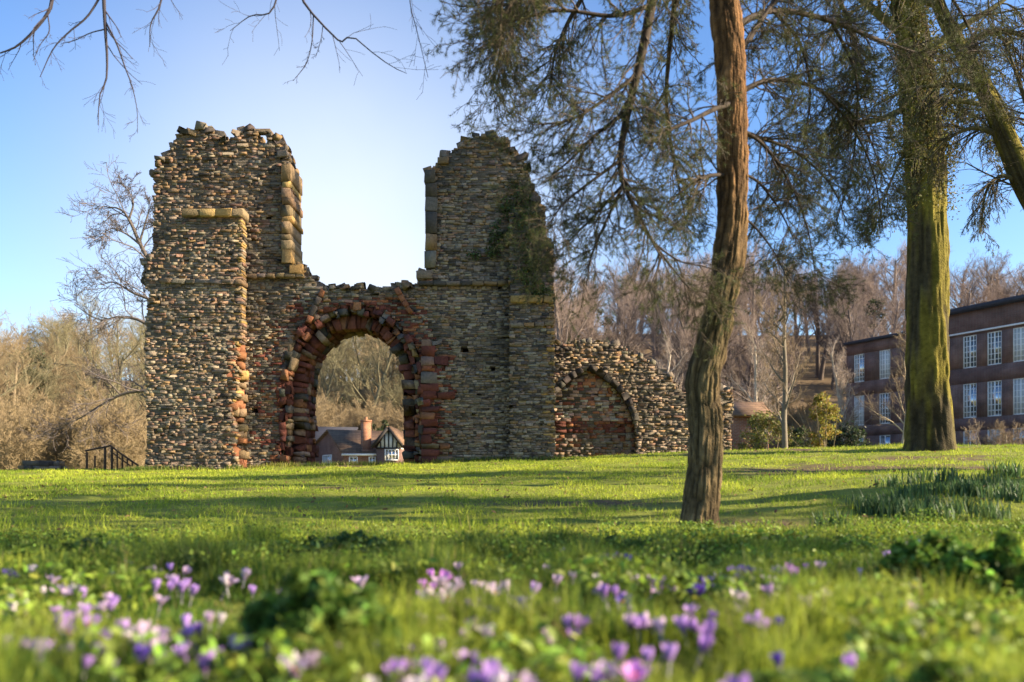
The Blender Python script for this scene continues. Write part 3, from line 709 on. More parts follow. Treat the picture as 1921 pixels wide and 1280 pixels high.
# low brick outbuilding right of the pine
od = 40.0; ob = empty("brick_outbuilding", at(1410, 850, od), "low orange brick outbuilding half hidden behind yellow-green shrubs", "building"); oo = np.array(ob.location)
xa, xb, zt = wx(1372, od), wx(1442, od), wz(782, od)
m = MB(); m.box(((xa + xb) / 2, od + 1.5, (zt - .6) / 2), ((xb - xa) / 2, 1.5, (zt + .6) / 2)); shift(m, oo).build("wall", [M_BRICKO], ob)
q = slab((xa - .2, od - .25, zt), (xb + .2, od - .25, zt), (xb + .2, od + 1.5, wz(752, od)), (xa - .2, od + 1.5, wz(752, od)), .08); shift(q, oo).build("roof", [M_TILE], ob)
q = slab((xb + .2, od + 3.2, zt), (xa - .2, od + 3.2, zt), (xa - .2, od + 1.5, wz(752, od)), (xb + .2, od + 1.5, wz(752, od)), .08); shift(q, oo).build("roof", [M_TILE], ob)
m = MB(); m.box(((xa + xb) / 2 + .5, od - .03, zt - .9), (.4, .04, .9)); shift(m, oo).build("door", [M_DARKPAINT], ob)

# ------------------------------------------------------------------ trees
def trunk_grid(mb, pts, rad, na, nl, disp, colf, m=0):
    """closed trunk surface along pts with bark relief; disp(angle 0-1, metres along) -> (offset, shade)"""
    P = spline(pts, nl); R = np.interp(np.linspace(0, 1, nl), np.linspace(0, 1, len(rad)), rad)
    R = spline([(v, 0, 0) for v in rad], nl)[:, 0]
    T = unit(np.gradient(P, axis=0)); U = unit(np.cross(T, [0.02, 1, 0])); Vv = np.cross(T, U)
    L = np.concatenate([[0], np.cumsum(np.linalg.norm(np.diff(P, axis=0), axis=1))])
    a = np.arange(na) / na; A, LL = np.meshgrid(a, L)
    d, sh = disp(A, LL)
    rr = R[:, None] + d
    V = P[:, None] + rr[..., None] * (np.cos(2 * np.pi * A)[..., None] * U[:, None] + np.sin(2 * np.pi * A)[..., None] * Vv[:, None])
    i = np.arange(nl - 1)[:, None] * na; j = np.arange(na)[None]; j2 = (j + 1) % na
    Q = np.stack([i + j, i + j2, i + na + j2, i + na + j], -1).reshape(-1, 4)
    mb.add(V.reshape(-1, 3), Q, col=colf(A, LL, sh).reshape(-1, 3), m=m)
    return P, R

TW = {}
def bare_mesh(key, h, seed, spread=1.0, col=(.17, .125, .085), colt=(.2, .145, .10), upb=.06, multi=1, dens=1.0, low=.3, rs=1.0):
    r = rng_(seed); mb = MB()
    P0 = np.zeros((multi, 3)); P0[:, :2] = r.normal(size=(multi, 2)) * (.25 if multi > 1 else 0)
    D0 = unit(np.concatenate([r.normal(size=(multi, 2)) * (.25 if multi > 1 else .03), np.ones((multi, 1))], 1))
    L0 = np.full(multi, h * (.75 if multi == 1 else .6)) * r.uniform(.8, 1, multi); R0 = np.full(multi, rs * h * (.018 if multi == 1 else .008))
    P, R = walk(P0, D0, L0, R0, 9, .05, .03, .35, r); P[:, 0, 2] -= .3
    cb = np.array(col); ct = np.array(colt)
    add_tubes(mb, P, R, 7, cb)
    k1 = int((16 if multi == 1 else 7) * dens)
    s = spawn(P, R, L0, k1, low, 1, .5, 1.1, .52 * spread, .5, r, .55); P1, R1 = walk(*s, 7, .12, upb, .35, r); add_tubes(mb, P1, R1, 5, cb)
    s = spawn(P1, R1, s[2], 8, .15, 1, .4, .95, .5, .5, r, .4); P2, R2 = walk(*s, 5, .14, upb, .35, r); R2 = np.maximum(R2, .008); add_tubes(mb, P2, R2, 4, (cb + ct) / 2)
    s = spawn(P2, R2, s[2], 6, .1, 1, .35, .9, .6, .55, r, .3); P3, R3_ = walk(*s, 4, .14, upb * .7, .4, r); R3_ = np.clip(R3_, .006, .015); add_tubes(mb, P3, R3_, 3, ct)
    s = spawn(P3, R3_, s[2], 4, .1, 1, .3, .9, .65, .7, r, .3); P4, R4 = walk(*s, 3, .15, upb * .5, .5, r); R4 = np.clip(R4, .0045, .008); add_tubes(mb, P4, R4, 3, ct)
    return mb.mesh(key, [M_TWIG])

rw = rng_(71)
PINK = dict(col=(.20, .16, .135), colt=(.265, .20, .165)); TAN = dict(col=(.20, .155, .095), colt=(.265, .20, .112))  # PINK is paled in colour in place of distance haze
DK = dict(col=(.12, .095, .08), colt=(.20, .155, .13)); GT = dict(col=(.14, .125, .075), colt=(.20, .18, .10))
meshes_pink = [bare_mesh("woodland_tree", 13, 100 + i, rw.uniform(.8, 1.1), upb=.09, **(DK if i in (1, 4) else PINK)) for i in range(5)]
meshes_tan = [bare_mesh("woodland_tree", 12, 120 + i, rw.uniform(.9, 1.2), upb=.05, low=.18, **(GT if i in (1, 3) else TAN)) for i in range(5)]
scrub_m = [bare_mesh("scrub_bush", 4.5, 140 + i, 1.3, multi=5, upb=.05, low=.08, **TAN) for i in range(3)]
def plant(name, me, x, y, s, label, cat, group, rz=None, sz=None):
    o = bpy.data.objects.new(name, me); COL.objects.link(o); o.location = (x, y, float(gz(x, y)) - .1)
    o.rotation_euler = (rw.normal() * .04, rw.normal() * .04, rw.uniform(0, 6.28) if rz is None else rz); o.scale = (s, s, s * (sz or rw.uniform(.9, 1.15)))
    return tag(o, label, cat, group)
def wood(n, pxr, dr, ms, smin, smax, label, group):
    for i in range(n):
        d = dr[0] + (dr[1] - dr[0]) * ((i + rw.random()) / n) ; px = rw.uniform(*pxr)
        plant("woodland_tree", ms[rw.integers(len(ms))], wx(px, d), d, rw.uniform(smin, smax), label, "tree", group)
wood(88, (-330, 310), (62, 135), meshes_tan, 1.05, 1.45, "leafless tan-brown tree in the wood left of the tall ruin", "bare trees of the wood on the left")
wood(80, (440, 1010), (80, 150), meshes_tan, 1.0, 1.4, "leafless brown tree on the slope behind the doorway", "bare trees behind the doorway")
wood(95, (1010, 1620), (74, 160), meshes_pink, 1.05, 1.5, "leafless pinkish-brown tree on the slope right of the tall ruin", "bare trees of the wood on the right")
wood(34, (1600, 2010), (94, 150), meshes_pink, 1.2, 1.6, "leafless tree rising behind the brick school block", "bare trees behind the school block")
for i in range(46):
    d = rw.uniform(40, 66); px = rw.uniform(-260, 290); plant("scrub_bush", scrub_m[i % 3], wx(px, d), d, rw.uniform(1.0, 1.9), "tangled tan bush at the foot of the wood left of the ruin", "bush", "tangled bushes left of the ruin")
for i in range(40):
    d = rw.uniform(64, 95); px = rw.uniform(550, 800); plant("scrub_bush", scrub_m[i % 3], wx(px, d), d, rw.uniform(1.2, 1.9), "tan bush on the slope behind the house in the doorway", "bush", "bushes behind the house")
for i in range(40):
    d = rw.uniform(50, 85); px = rw.uniform(1040, 1600); plant("scrub_bush", scrub_m[i % 3], wx(px, d), d, rw.uniform(.9, 1.6), "tan bush at the foot of the slope right of the arched wall", "bush", "bushes right of the arched wall")

# slender trees at the lawn's far edge
def lone(name, px, d, h, seed, label, cat="tree", spread=.6, col=(.33, .29, .22), colt=(.24, .18, .12), **k):
    me = bare_mesh(name, h, seed, spread, col=col, colt=colt, **k)
    x = wx(px, d); o = bpy.data.objects.new(name, me); COL.objects.link(o); o.location = (x, d, float(gz(x, d)) - .05); tag(o, label, cat); return o
lone("slender_tree", 1474, 31, 11, 201, "slender pale grey leafless tree between the pine trunk and the brick block", upb=.12, low=.2, col=(.17, .145, .11), rs=.6)
lone("birch_tree", 1686, 44, 13.5, 202, "thin pale birch standing just left of the mossy trunk, before the far brick wing", upb=.12, col=(.40, .32, .20), rs=.5)
lone("tangled_shrub", 1895, 47, 6.5, 203, "tangled brown leafless shrub in front of the brick block's right end", "bush", spread=1.2, multi=4, low=.1)

shade_m = [bare_mesh("bare_lawn_tree", 15, 230 + i, 1.0, col=(.13, .105, .075), colt=(.14, .11, .08), low=.5, dens=.9, rs=1.6) for i in range(2)]
SHADE = []
for i, (x, y, sc, lb) in enumerate(((15, 7.8, .95, "unseen lawn tree with a leaf crown added for its shadow, right of the pine, middle of the three shading trees"), (20, 12.6, 1.05, "unseen lawn tree with a leaf crown added for its shadow, near the mossy trunk, farthest of the three shading trees"), (10.5, 4.0, .8, "unseen lawn tree with a leaf crown added for its shadow, beside the meadow, nearest of the three shading trees"))):
    SHADE.append((plant("lawn_tree", shade_m[i % 2], x, y, sc, lb, "tree", "trees shading the lawn", rz=0, sz=1), sc))
lone("pale_tree", 1415, 52, 15, 241, "tall pale-barked leafless tree just right of the pine trunk, above the outbuilding", upb=.12, low=.25, col=(.42, .36, .28), colt=(.34, .27, .22), rs=.7)
lone("pale_tree", 1250, 58, 15, 242, "pale-barked leafless tree just left of the pine trunk, above the arched wall's shoulder", upb=.12, low=.25, col=(.42, .36, .28), colt=(.34, .27, .22), rs=.7)
lone("pale_tree", 1575, 58, 15, 243, "pale-barked leafless tree at the far end of the brick block", upb=.12, low=.25, col=(.42, .36, .28), colt=(.34, .27, .22), rs=.7)
def leaf_cloud(mb, C, n, rad, size, col, r, squash=.8, var=.35, outw=.5):
    """n small leaves scattered in ellipsoidal clumps centred at C"""
    C = np.asarray(C, float); k = len(C); m = k * n
    d = unit(r.normal(size=(m, 3))); rr = r.random(m) ** .45
    p = np.repeat(C, n, 0) + d * (rr * np.repeat(np.broadcast_to(rad, (k,)), n))[:, None] * np.array([1, 1, squash])
    N = unit(d * outw + r.normal(size=(m, 3)) * .6 + [0, 0, .3]); U = unit(np.cross(N, r.normal(size=(m, 3)))); Vv = np.cross(N, U)
    s = size * r.uniform(.6, 1.3, m)[:, None]
    v = np.stack([p - U * s, p + Vv * s * .55 + N * s * .1, p + U * s, p - Vv * s * .55 + N * s * .1], 1).reshape(-1, 3)
    Q = np.arange(m * 4).reshape(-1, 4)
    c = np.asarray(col) * (1 - var + 2 * var * r.random((m, 1))) * (1 + .12 * r.normal(size=(m, 3)))
    mb.add(v, Q, col=np.repeat(np.clip(c, .005, 1), 4, 0))
for (o_, sc), (zc_, hz, rx, ry, nn) in zip(SHADE, ((7.4, 1.6, 1.6, .40, 34), (11.3, 2.2, 2.4, .75, 60), (4.6, .8, 1.0, .5, 16))):
    r_ = rng_(int(zc_ * 10)); q_ = unit(r_.normal(size=(nn, 3))) * r_.random((nn, 1)) ** .4; mb = MB()
    leaf_cloud(mb, q_ * [rx, ry, hz] / sc + [0, 0, zc_ / sc], 60, .45 / sc, .09, (.05, .07, .02), r_, .9); mb.build("foliage", [M_LEAF], o_)  # added leaf crowns, flattened to throw dark shadow bands on the lawn
def bush(name, px, py0, py1, wpx, d, seed, col, label, size=.06, n=60, clumps=60):
    r = rng_(seed); x = wx(px, d); z0 = float(gz(x, d)); H = wz(py0, d) - z0; Wd = wpx / FPX * d / 2
    e = empty(name, (x, d, z0), label, "bush")
    mb = MB(); P0 = np.zeros((9, 3)); D0 = unit(np.concatenate([r.normal(size=(9, 2)) * .4, np.ones((9, 1))], 1))
    P, R = walk(P0, D0, np.full(9, H * .9), np.full(9, .03), 6, .1, .05, .3, r); add_tubes(mb, P, R, 5, (.2, .16, .10)); mb.build("stem", [M_TWIG], e)
    mb = MB(); a = r.uniform(0, 6.28, clumps); t = r.random(clumps) ** .8; prof = np.sin(np.pi * (.15 + .8 * t)) ** .7
    C = np.stack([np.cos(a) * Wd * prof * r.random(clumps) ** .5, np.sin(a) * Wd * prof * r.random(clumps) ** .5, H * (.1 + .85 * t)], 1)
    leaf_cloud(mb, C, n, r.uniform(.18, .42, clumps) * Wd, size, col, r); mb.build("foliage", [M_LEAF], e); return e
bush("yellow_shrub", 1546, 735, 845, 62, 33, 211, (.26, .22, .045), "upright yellow-green shrub between the slender tree and the brick block", .07, 40, 60)
bush("yellow_shrub", 1437, 775, 855, 110, 34, 212, (.20, .185, .05), "spreading pale yellow-green shrub hiding the orange outbuilding", .07, 40, 70)
bush("evergreen_bush", 1500, 800, 850, 60, 38, 213, (.05, .065, .02), "dark olive bush low between the two yellow shrubs", .08, 60, 40)
bush("evergreen_bush", 1588, 800, 850, 110, 44, 214, (.035, .05, .02), "wide dark green bush below the end of the brick block", .09, 70, 60)
bush("evergreen_bush", 62, 645, 720, 70, 80, 215, (.05, .06, .025), "dark ivy-green evergreen among the bare trees at far left", .16, 60, 40)
bush("evergreen_bush", 640, 742, 800, 40, 85, 216, (.06, .075, .03), "dark evergreen on the slope behind the house, left of its chimney", .16, 60, 30)
bush("evergreen_bush", 712, 780, 850, 45, 60, 217, (.045, .06, .02), "dark bush just behind the gap between chimney and timbered gable", .14, 60, 40)

bush("evergreen_bush", 1130, 570, 650, 60, 95, 218, (.07, .08, .04), "ivy-clad green tree top in the wood above the arched wall", .16, 50, 40)
bush("evergreen_bush", 1645, 545, 660, 70, 100, 219, (.065, .075, .04), "ivy-clad green tree in the wood above the far brick wing", .16, 50, 40)

# ---- bare tree standing behind the left tower
def manual_tree(e, limbs, d, levels, r, col, colt, name, minr=.006):
    mb = MB(); n = 14
    P = np.stack([spline([at(p[0], p[1], p[3] if len(p) > 3 else d) for p in L], n) for L in limbs]); R = np.stack([np.interp(np.linspace(0, 1, n), np.linspace(0, 1, len(L)), [p[2] for p in L]) for L in limbs])
    add_tubes(mb, P, R, 7, col); Ln = np.linalg.norm(np.diff(P, axis=1), axis=2).sum(1); cur = (P, R, Ln); ends = []
    for (k, t0, amin, amax, lr, rr, npt, wig, grav, sides) in levels:
        s = spawn(cur[0], cur[1], cur[2], k, t0, 1, amin, amax, lr, rr, r, .35); p, q = walk(*s, npt, wig, grav, .4, r); q = np.maximum(q, minr)
        add_tubes(mb, p, q, sides, colt); cur = (p, q, s[2]); ends.append(cur)
    o = shift(mb, e.location).build(name, [M_TWIG], e); return o, ends
td = 34.0
e = empty("bare_tree", at(345, 900, td), "tall leafless tree with fine curling twigs reaching out left from behind the ruin", "tree")
mb = MB(); P = spline([at(350, 910, td), at(345, 800, td), at(340, 650, td), at(335, 520, td), at(330, 420, td)], 16); add_tubes(mb, [P], [np.linspace(.38, .14, 16)], 10, (.12, .10, .075)); shift(mb, e.location).build("trunk", [M_BARK], e)
limbs = [[(334, 590, .12), (295, 520, .10), (264, 460, .08), (242, 412, .06), (224, 392, .04), (192, 388, .02)], [(242, 412, .05), (250, 380, .035), (238, 355, .02), (225, 340, .01)], [(262, 455, .05), (275, 410, .035), (285, 380, .015)],
         [(264, 460, .05), (235, 438, .035), (205, 430, .02), (185, 455, .01)], [(338, 640, .10), (290, 570, .07), (250, 550, .05), (215, 530, .03), (190, 535, .015)], [(340, 660, .10), (270, 605, .07), (225, 595, .05), (185, 600, .03), (140, 572, .012)],
         [(342, 720, .11), (285, 732, .08), (235, 738, .06), (190, 760, .045), (150, 785, .03), (110, 800, .012)], [(225, 740, .04), (200, 715, .025), (170, 708, .012)], [(334, 520, .1), (380, 450, .06), (420, 400, .03), (430, 370, .02)]]
manual_tree(e, limbs, td, [(11, .2, .4, 1.0, .42, .45, 6, .22, .0, 4), (8, .1, .4, 1.0, .55, .5, 5, .25, .02, 3), (5, .1, .4, 1.0, .6, .6, 4, .25, .02, 3)], rng_(301), (.11, .09, .075), (.12, .10, .095), "crown", .008)

# ---- tree overhanging the top left: trunk out of frame, twigs hang into view
hd = 9.0
e = empty("overhanging_tree", (-8.2, 9.5, float(gz(-8.2, 9.5))), "bare hanging branches of a leafless tree at the top left", "tree")
mb = MB(); add_tubes(mb, [spline([(-8.2, 9.5, -.2), (-8.1, 9.5, 2), (-7.8, 9.4, 4), (-7.2, 9.3, 6.2), (-6.5, 9.2, 8)], 14)], [np.linspace(.2, .1, 14)], 10, (.12, .10, .08)); shift(mb, e.location).build("trunk", [M_BARK], e)
limbs = [[(-300, -330, .07), (-100, -330, .06), (120, -260, .05), (260, -220, .035), (420, -190, .02)], [(-100, -420, .07), (250, -340, .06), (500, -260, .045), (700, -210, .03), (830, -160, .012)],
         [(120, -260, .03), (108, -100, .024), (98, 0, .02), (86, 30, .017), (60, 62, .014), (30, 88, .011), (0, 100, .008)], [(190, -240, .03), (192, -120, .026), (195, 0, .021), (198, 60, .017), (201, 110, .013), (199, 152, .010), (187, 180, .007), (184, 235, .004)],
         [(197, 40, .012), (218, 80, .010), (234, 125, .008), (247, 160, .006), (257, 205, .004), (258, 250, .003)], [(196, -20, .013), (165, 30, .011), (130, 60, .009), (100, 92, .007), (75, 145, .004)], [(320, -200, .02), (312, -60, .014), (300, 10, .010), (283, 45, .007), (281, 88, .004)],
         [(540, -250, .02), (528, -60, .012), (510, 20, .009), (470, 30, .006), (432, 58, .003)], [(545, -245, .026), (552, -80, .02), (568, 0, .015), (592, 32, .012), (630, 72, .010), (644, 78, .010), (660, 68, .008), (700, 100, .006), (735, 125, .005), (763, 138, .003)],
         [(588, 30, .007), (585, 80, .006), (574, 120, .005), (550, 152, .003)], [(606, 46, .005), (602, 75, .004), (592, 108, .003)], [(755, -190, .012), (765, -60, .008), (770, 10, .006), (780, 50, .005), (790, 90, .004), (803, 146, .003)], [(198, 55, .008), (170, 62, .006), (140, 76, .005), (115, 82, .003)], [(90, 30, .007), (92, 60, .006), (75, 85, .004), (62, 115, .003)]]
manual_tree(e, limbs, hd, [(7, .25, .35, .85, .20, .42, 5, .14, -.02, 4), (3, .2, .35, .9, .5, .6, 4, .16, -.02, 3)], rng_(302), (.05, .043, .05), (.06, .052, .065), "crown", .0019)

# ---- mossy trunk, right
BD = 21.0
bx = wx(1745, BD); e = empty("mossy_tree", (bx, BD, float(gz(bx, BD))), "massive straight trunk thick with yellow-green moss on the lawn's right edge", "tree")
pts = [at(1746, 880, BD), at(1746, 842, BD), at(1745, 815, BD), at(1744, 770, BD), at(1742, 700, BD), at(1740, 600, BD), at(1738, 480, BD), at(1734, 330, BD), at(1727, 210, BD), at(1716, 100, BD), at(1704, 0, BD), at(1695, -150, BD), at(1690, -350, BD)]
rad = .9 * np.array([56, 49, 44.5, 42, 40, 38.5, 37, 36, 33, 30, 27, 22, 14]) / FPX * BD
def moss_disp(A, L):
    K = 18; n = vnoise(A * K, L * .9, px=K, seed=3); n2 = vnoise(A * 48, L * 2.5, px=48, seed=9); n3 = vnoise(A * 7, L * .25, px=7, seed=5)
    fl = np.exp(-L / .9); root = (vnoise(A * 9, L * .3, px=9, seed=31) - .45) * .28 * fl
    return .09 * (n - .5) + .06 * (n2 - .5) + .12 * (n3 - .5) + root, n * .5 + n2 * .5
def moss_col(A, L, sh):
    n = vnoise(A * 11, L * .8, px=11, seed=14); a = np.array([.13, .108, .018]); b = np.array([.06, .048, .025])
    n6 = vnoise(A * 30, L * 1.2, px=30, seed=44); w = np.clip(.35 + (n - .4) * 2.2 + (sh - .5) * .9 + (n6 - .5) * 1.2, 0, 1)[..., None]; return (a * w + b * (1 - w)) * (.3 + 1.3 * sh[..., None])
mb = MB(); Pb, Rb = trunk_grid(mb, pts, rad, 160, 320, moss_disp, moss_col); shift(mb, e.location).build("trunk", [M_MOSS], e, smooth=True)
limbs = [[(1712, 75, .14), (1640, 20, .10), (1560, -60, .06), (1500, -160, .03)], [(1722, 190, .10), (1650, 225, .07), (1590, 235, .05), (1540, 260, .02)], [(1735, 205, .10), (1790, 190, .08), (1850, 200, .05), (1900, 230, .02)], [(1718, 120, .13), (1790, 60, .1), (1870, 10, .06), (1960, -60, .03)],
         [(1700, -60, .12), (1620, -180, .08), (1540, -260, .04)], [(1700, -60, .12), (1800, -160, .08), (1900, -230, .04)], [(1728, 240, .06), (1690, 300, .04), (1660, 370, .02), (1650, 420, .01)], [(1735, 180, .08), (1800, 130, .06), (1860, 160, .04), (1905, 240, .015)]]
o, ends = manual_tree(e, limbs, BD, [(9, .15, .5, 1.2, .42, .45, 6, .12, -.10, 4), (7, .1, .4, 1.0, .6, .5, 6, .10, -.16, 3), (5, .1, .3, .9, .65, .6, 5, .08, -.16, 3)], rng_(303), (.10, .09, .035), (.10, .085, .045), "limbs", .008)
TIPS_B = ends
mb = MB(); rr_ = rng_(304)
pp = ends[1][0][:, 2:].reshape(-1, 3); sel = pp[rr_.random(len(pp)) < .55]
leaf_cloud(mb, sel, 9, .22, .035, (.13, .13, .03), rr_, 1.3, .5)
tz = 7.5 + 6.5 * rr_.random(620) ** .9; ta = rr_.uniform(0, 6.28, 620); ti = np.argmin(np.abs(Pb[None, :, 2] - tz[:, None]), 1)
kk = 1 + .5 * rr_.random(620); leaf_cloud(mb, Pb[ti] + np.stack([np.cos(ta) * Rb[ti] * kk, np.sin(ta) * Rb[ti] * kk, 0 * ta], 1), 30, .3, .035, (.13, .12, .028), rr_, 1.6, .55)
shift(mb, e.location).build("foliage", [M_LEAF], e)

# ---- pine in the middle ground
PD = 7.5
px_ = wx(1312, PD); pz_ = float(gz(px_, PD))
pine = empty("pine_tree", (px_, PD, pz_), "leaning pine with cracked brown bark and drooping needle branches, nearest tree on the lawn", "tree"); po = np.array(pine.location)
pts = [at(1310, 1030, PD), at(1312, 996, PD), at(1316, 950, PD), at(1320, 890, PD), at(1322, 820, PD), at(1320, 760, PD), at(1320, 712, PD), at(1334, 655, PD), at(1352, 575, PD), at(1366, 500, PD), at(1374, 410, PD), at(1375, 320, PD), at(1374, 210, PD), at(1370, 100, PD), at(1359, 0, PD), at(1345, -140, PD), at(1338, -330, PD + .1), at(1345, -560, PD + .2)]
rad = np.array([46, 40, 36, 34, 33.5, 34, 35, 33.5, 31, 30, 28.5, 28, 28.5, 28, 27.5, 24, 19, 10]) / FPX * PD
def bark_disp(A, L):
    w = .35 * (vnoise(A * 9, L * 3, px=9, seed=2) - .5)
    K = 20; n = np.abs(2 * vnoise((A * K + w * 1.2), L * 3.2, px=K, seed=7) - 1) ** .7
    n2 = np.abs(2 * vnoise(A * 46 + w * 2, L * 7, px=46, seed=17) - 1); n3 = vnoise(A * 6, L * 1.6, px=6, seed=21); n4 = vnoise(A * 120, L * 30, px=120, seed=23)
    nh = np.abs(2 * vnoise(A * 13 + w * 3, L * 7.5 + 2 * w, px=13, seed=51) - 1) ** .5
    h = (.65 * n + .35 * n2) * (.5 + .55 * nh)
    amp = np.interp(L, [0, 2.2, 4.5, 9], [1.0, 1.0, .55, .4])
    return amp * (.050 * (h - .6)) + .035 * (n3 - .5) + .004 * (n4 - .5), h
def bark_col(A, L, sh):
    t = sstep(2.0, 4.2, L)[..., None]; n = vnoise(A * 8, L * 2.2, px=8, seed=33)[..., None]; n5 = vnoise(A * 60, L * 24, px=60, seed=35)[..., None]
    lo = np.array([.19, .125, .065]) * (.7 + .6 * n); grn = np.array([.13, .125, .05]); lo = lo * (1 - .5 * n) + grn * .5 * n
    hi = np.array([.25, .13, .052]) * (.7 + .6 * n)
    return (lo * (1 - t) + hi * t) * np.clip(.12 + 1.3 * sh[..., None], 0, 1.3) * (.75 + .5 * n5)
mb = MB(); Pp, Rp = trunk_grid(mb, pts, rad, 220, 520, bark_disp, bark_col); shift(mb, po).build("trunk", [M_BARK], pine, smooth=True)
def L_(pts): return pts
limbs = [[(1345, -180, .055, 7.5), (1290, -160, .05, 7.2), (1235, -60, .045, 6.9), (1220, 20, .042, 6.8), (1200, 120, .037, 6.8), (1180, 200, .033, 6.8), (1165, 280, .028, 6.8), (1165, 330, .024, 6.8), (1188, 385, .02, 6.8), (1222, 450, .015, 6.8), (1262, 505, .009, 6.8)],
         [(1222, 10, .022, 6.8), (1150, 30, .018, 6.7), (1050, 20, .014, 6.6), (960, 40, .009, 6.5)], [(1195, 140, .02, 6.8), (1130, 190, .015, 6.7), (1070, 225, .011, 6.6), (1000, 235, .006, 6.5)], [(1180, 205, .018, 6.8), (1110, 260, .014, 6.9), (1070, 300, .010, 6.9), (1035, 330, .006, 7.0)],
         [(1165, 300, .016, 6.8), (1110, 340, .012, 6.7), (1060, 380, .009, 6.7), (1030, 420, .005, 6.6)], [(1170, 345, .014, 6.8), (1120, 400, .011, 6.9), (1080, 440, .008, 7), (1050, 470, .004, 7)],
         [(1340, -260, .05, 7.5), (1200, -200, .04, 8.4), (1060, -90, .03, 9.0), (960, 20, .02, 9.2), (935, 110, .010, 9.3), (920, 180, .006, 9.3)], [(1340, -300, .045, 7.5), (1150, -220, .03, 7.2), (1020, -80, .02, 7.0), (950, 20, .012, 7.0), (925, 90, .005, 7.0)], [(1060, -90, .02, 9.0), (990, -30, .016, 9.0), (930, 10, .010, 9.0), (905, 50, .005, 9.0)], [(1345, -200, .045, 7.5), (1180, -120, .035, 8.3), (1090, 0, .025, 8.6), (1045, 90, .017, 8.8), (1030, 170, .008, 8.8)],
         [(1370, 195, .025, 7.4), (1340, 205, .022, 7.2), (1300, 225, .018, 6.9), (1255, 245, .012, 6.8), (1215, 270, .006, 6.7)], [(1372, 330, .02, 7.5), (1330, 330, .017, 7.3), (1290, 350, .013, 7.2), (1250, 385, .007, 7.1)],
         [(1365, 110, .035, 7.5), (1400, 80, .03, 7.7), (1440, 20, .025, 7.9), (1490, -40, .02, 8.2), (1560, -70, .01, 8.5)], [(1362, 60, .035, 7.5), (1450, 20, .03, 8.0), (1560, 40, .025, 8.6), (1660, 80, .02, 9.2), (1750, 105, .015, 9.8), (1830, 95, .01, 10.2)],
         [(1375, 250, .022, 7.5), (1430, 260, .018, 7.9), (1500, 290, .013, 8.3), (1560, 350, .008, 8.6), (1590, 420, .004, 8.8)], [(1374, 180, .028, 7.5), (1450, 150, .024, 8.0), (1540, 170, .018, 8.6), (1620, 240, .012, 9.0), (1660, 340, .006, 9.3)],
         [(1375, 320, .016, 7.5), (1420, 340, .013, 7.7), (1460, 390, .010, 7.9), (1490, 450, .006, 8.0)], [(1340, -300, .05, 7.5), (1450, -180, .04, 8.5), (1540, -60, .03, 9.2), (1600, 60, .022, 9.6), (1600, 140, .015, 9.8), (1560, 220, .008, 9.9)],
         [(1345, -150, .045, 7.5), (1280, -60, .035, 8.2), (1260, 60, .028, 8.7), (1250, 200, .02, 9.0), (1270, 330, .012, 9.2), (1290, 430, .006, 9.2)], [(1340, -330, .05, 7.6), (1180, -280, .04, 7.0), (1030, -200, .03, 6.4), (960, -90, .02, 6.2), (930, 10, .01, 6.1)],
         [(1230, 460, .010, 6.8), (1275, 490, .008, 6.9), (1320, 500, .006, 7.0), (1350, 510, .003, 7.0)], [(1345, -250, .05, 7.6), (1460, -250, .04, 8.6), (1640, -160, .03, 9.8), (1760, -40, .022, 10.4), (1830, 80, .014, 10.8), (1860, 190, .007, 11)],
         [(1374, 235, .022, 7.5), (1430, 270, .017, 7.7), (1480, 340, .013, 7.9), (1515, 430, .009, 8.0), (1530, 520, .004, 8.1)], [(1560, 40, .02, 8.6), (1605, 140, .015, 8.8), (1605, 260, .012, 8.9), (1590, 350, .009, 9.0), (1560, 440, .004, 9.0)],
         [(1540, 170, .016, 8.6), (1600, 240, .013, 8.8), (1640, 330, .010, 9.0), (1655, 430, .004, 9.1)], [(1168, 350, .014, 6.8), (1135, 420, .011, 6.9), (1110, 480, .008, 7.0), (1100, 535, .004, 7.0)], [(1240, 475, .009, 6.8), (1275, 520, .007, 6.9), (1300, 550, .004, 7.0)],
         [(1373, 400, .016, 7.5), (1410, 420, .012, 7.6), (1450, 470, .008, 7.8), (1480, 530, .004, 7.9)],
         [(1450, 20, .02, 8.0), (1500, 80, .015, 8.3), (1520, 170, .011, 8.5), (1510, 260, .007, 8.6), (1500, 330, .004, 8.6)]]
def limb_mesh(limbs, d, n=18):
    P = np.stack([spline([at(p[0], p[1], p[3] if len(p) > 3 else d) for p in L], n) for L in limbs]); R = np.stack([np.interp(np.linspace(0, 1, n), np.linspace(0, 1, len(L)), [p[2] for p in L]) for L in limbs])
    return P, R
def even_twigs(P, R, per_m, t0, L, r, amin, amax, n, wig, grav, rad):
    """twigs set evenly along every limb, so long limbs carry more"""
    seg = np.linalg.norm(np.diff(P, axis=1), axis=2).sum(1); cnt = np.maximum(3, (seg * per_m).astype(int)); li = np.repeat(np.arange(len(P)), cnt)
    t = t0 + (1 - t0) * r.random(len(li)); f = t * (P.shape[1] - 1); i = np.clip(f.astype(int), 0, P.shape[1] - 2); f = (f - i)[:, None]
    pos = P[li, i] * (1 - f) + P[li, i + 1] * f; T = unit(P[li, i + 1] - P[li, i]); perp = unit(np.cross(T, r.normal(size=T.shape))); a = r.uniform(amin, amax, (len(li), 1))
    return walk(pos, unit(np.cos(a) * T + np.sin(a) * perp), L * r.uniform(.6, 1.25, len(li)), np.minimum(rad, R[li, i] * .6), n, wig, grav, .3, r) + (L * np.ones(len(li)),)
PL, RL = limb_mesh(limbs, PD); rr_ = rng_(305); mb = MB(); add_tubes(mb, PL, RL, 8, (.05, .038, .03))
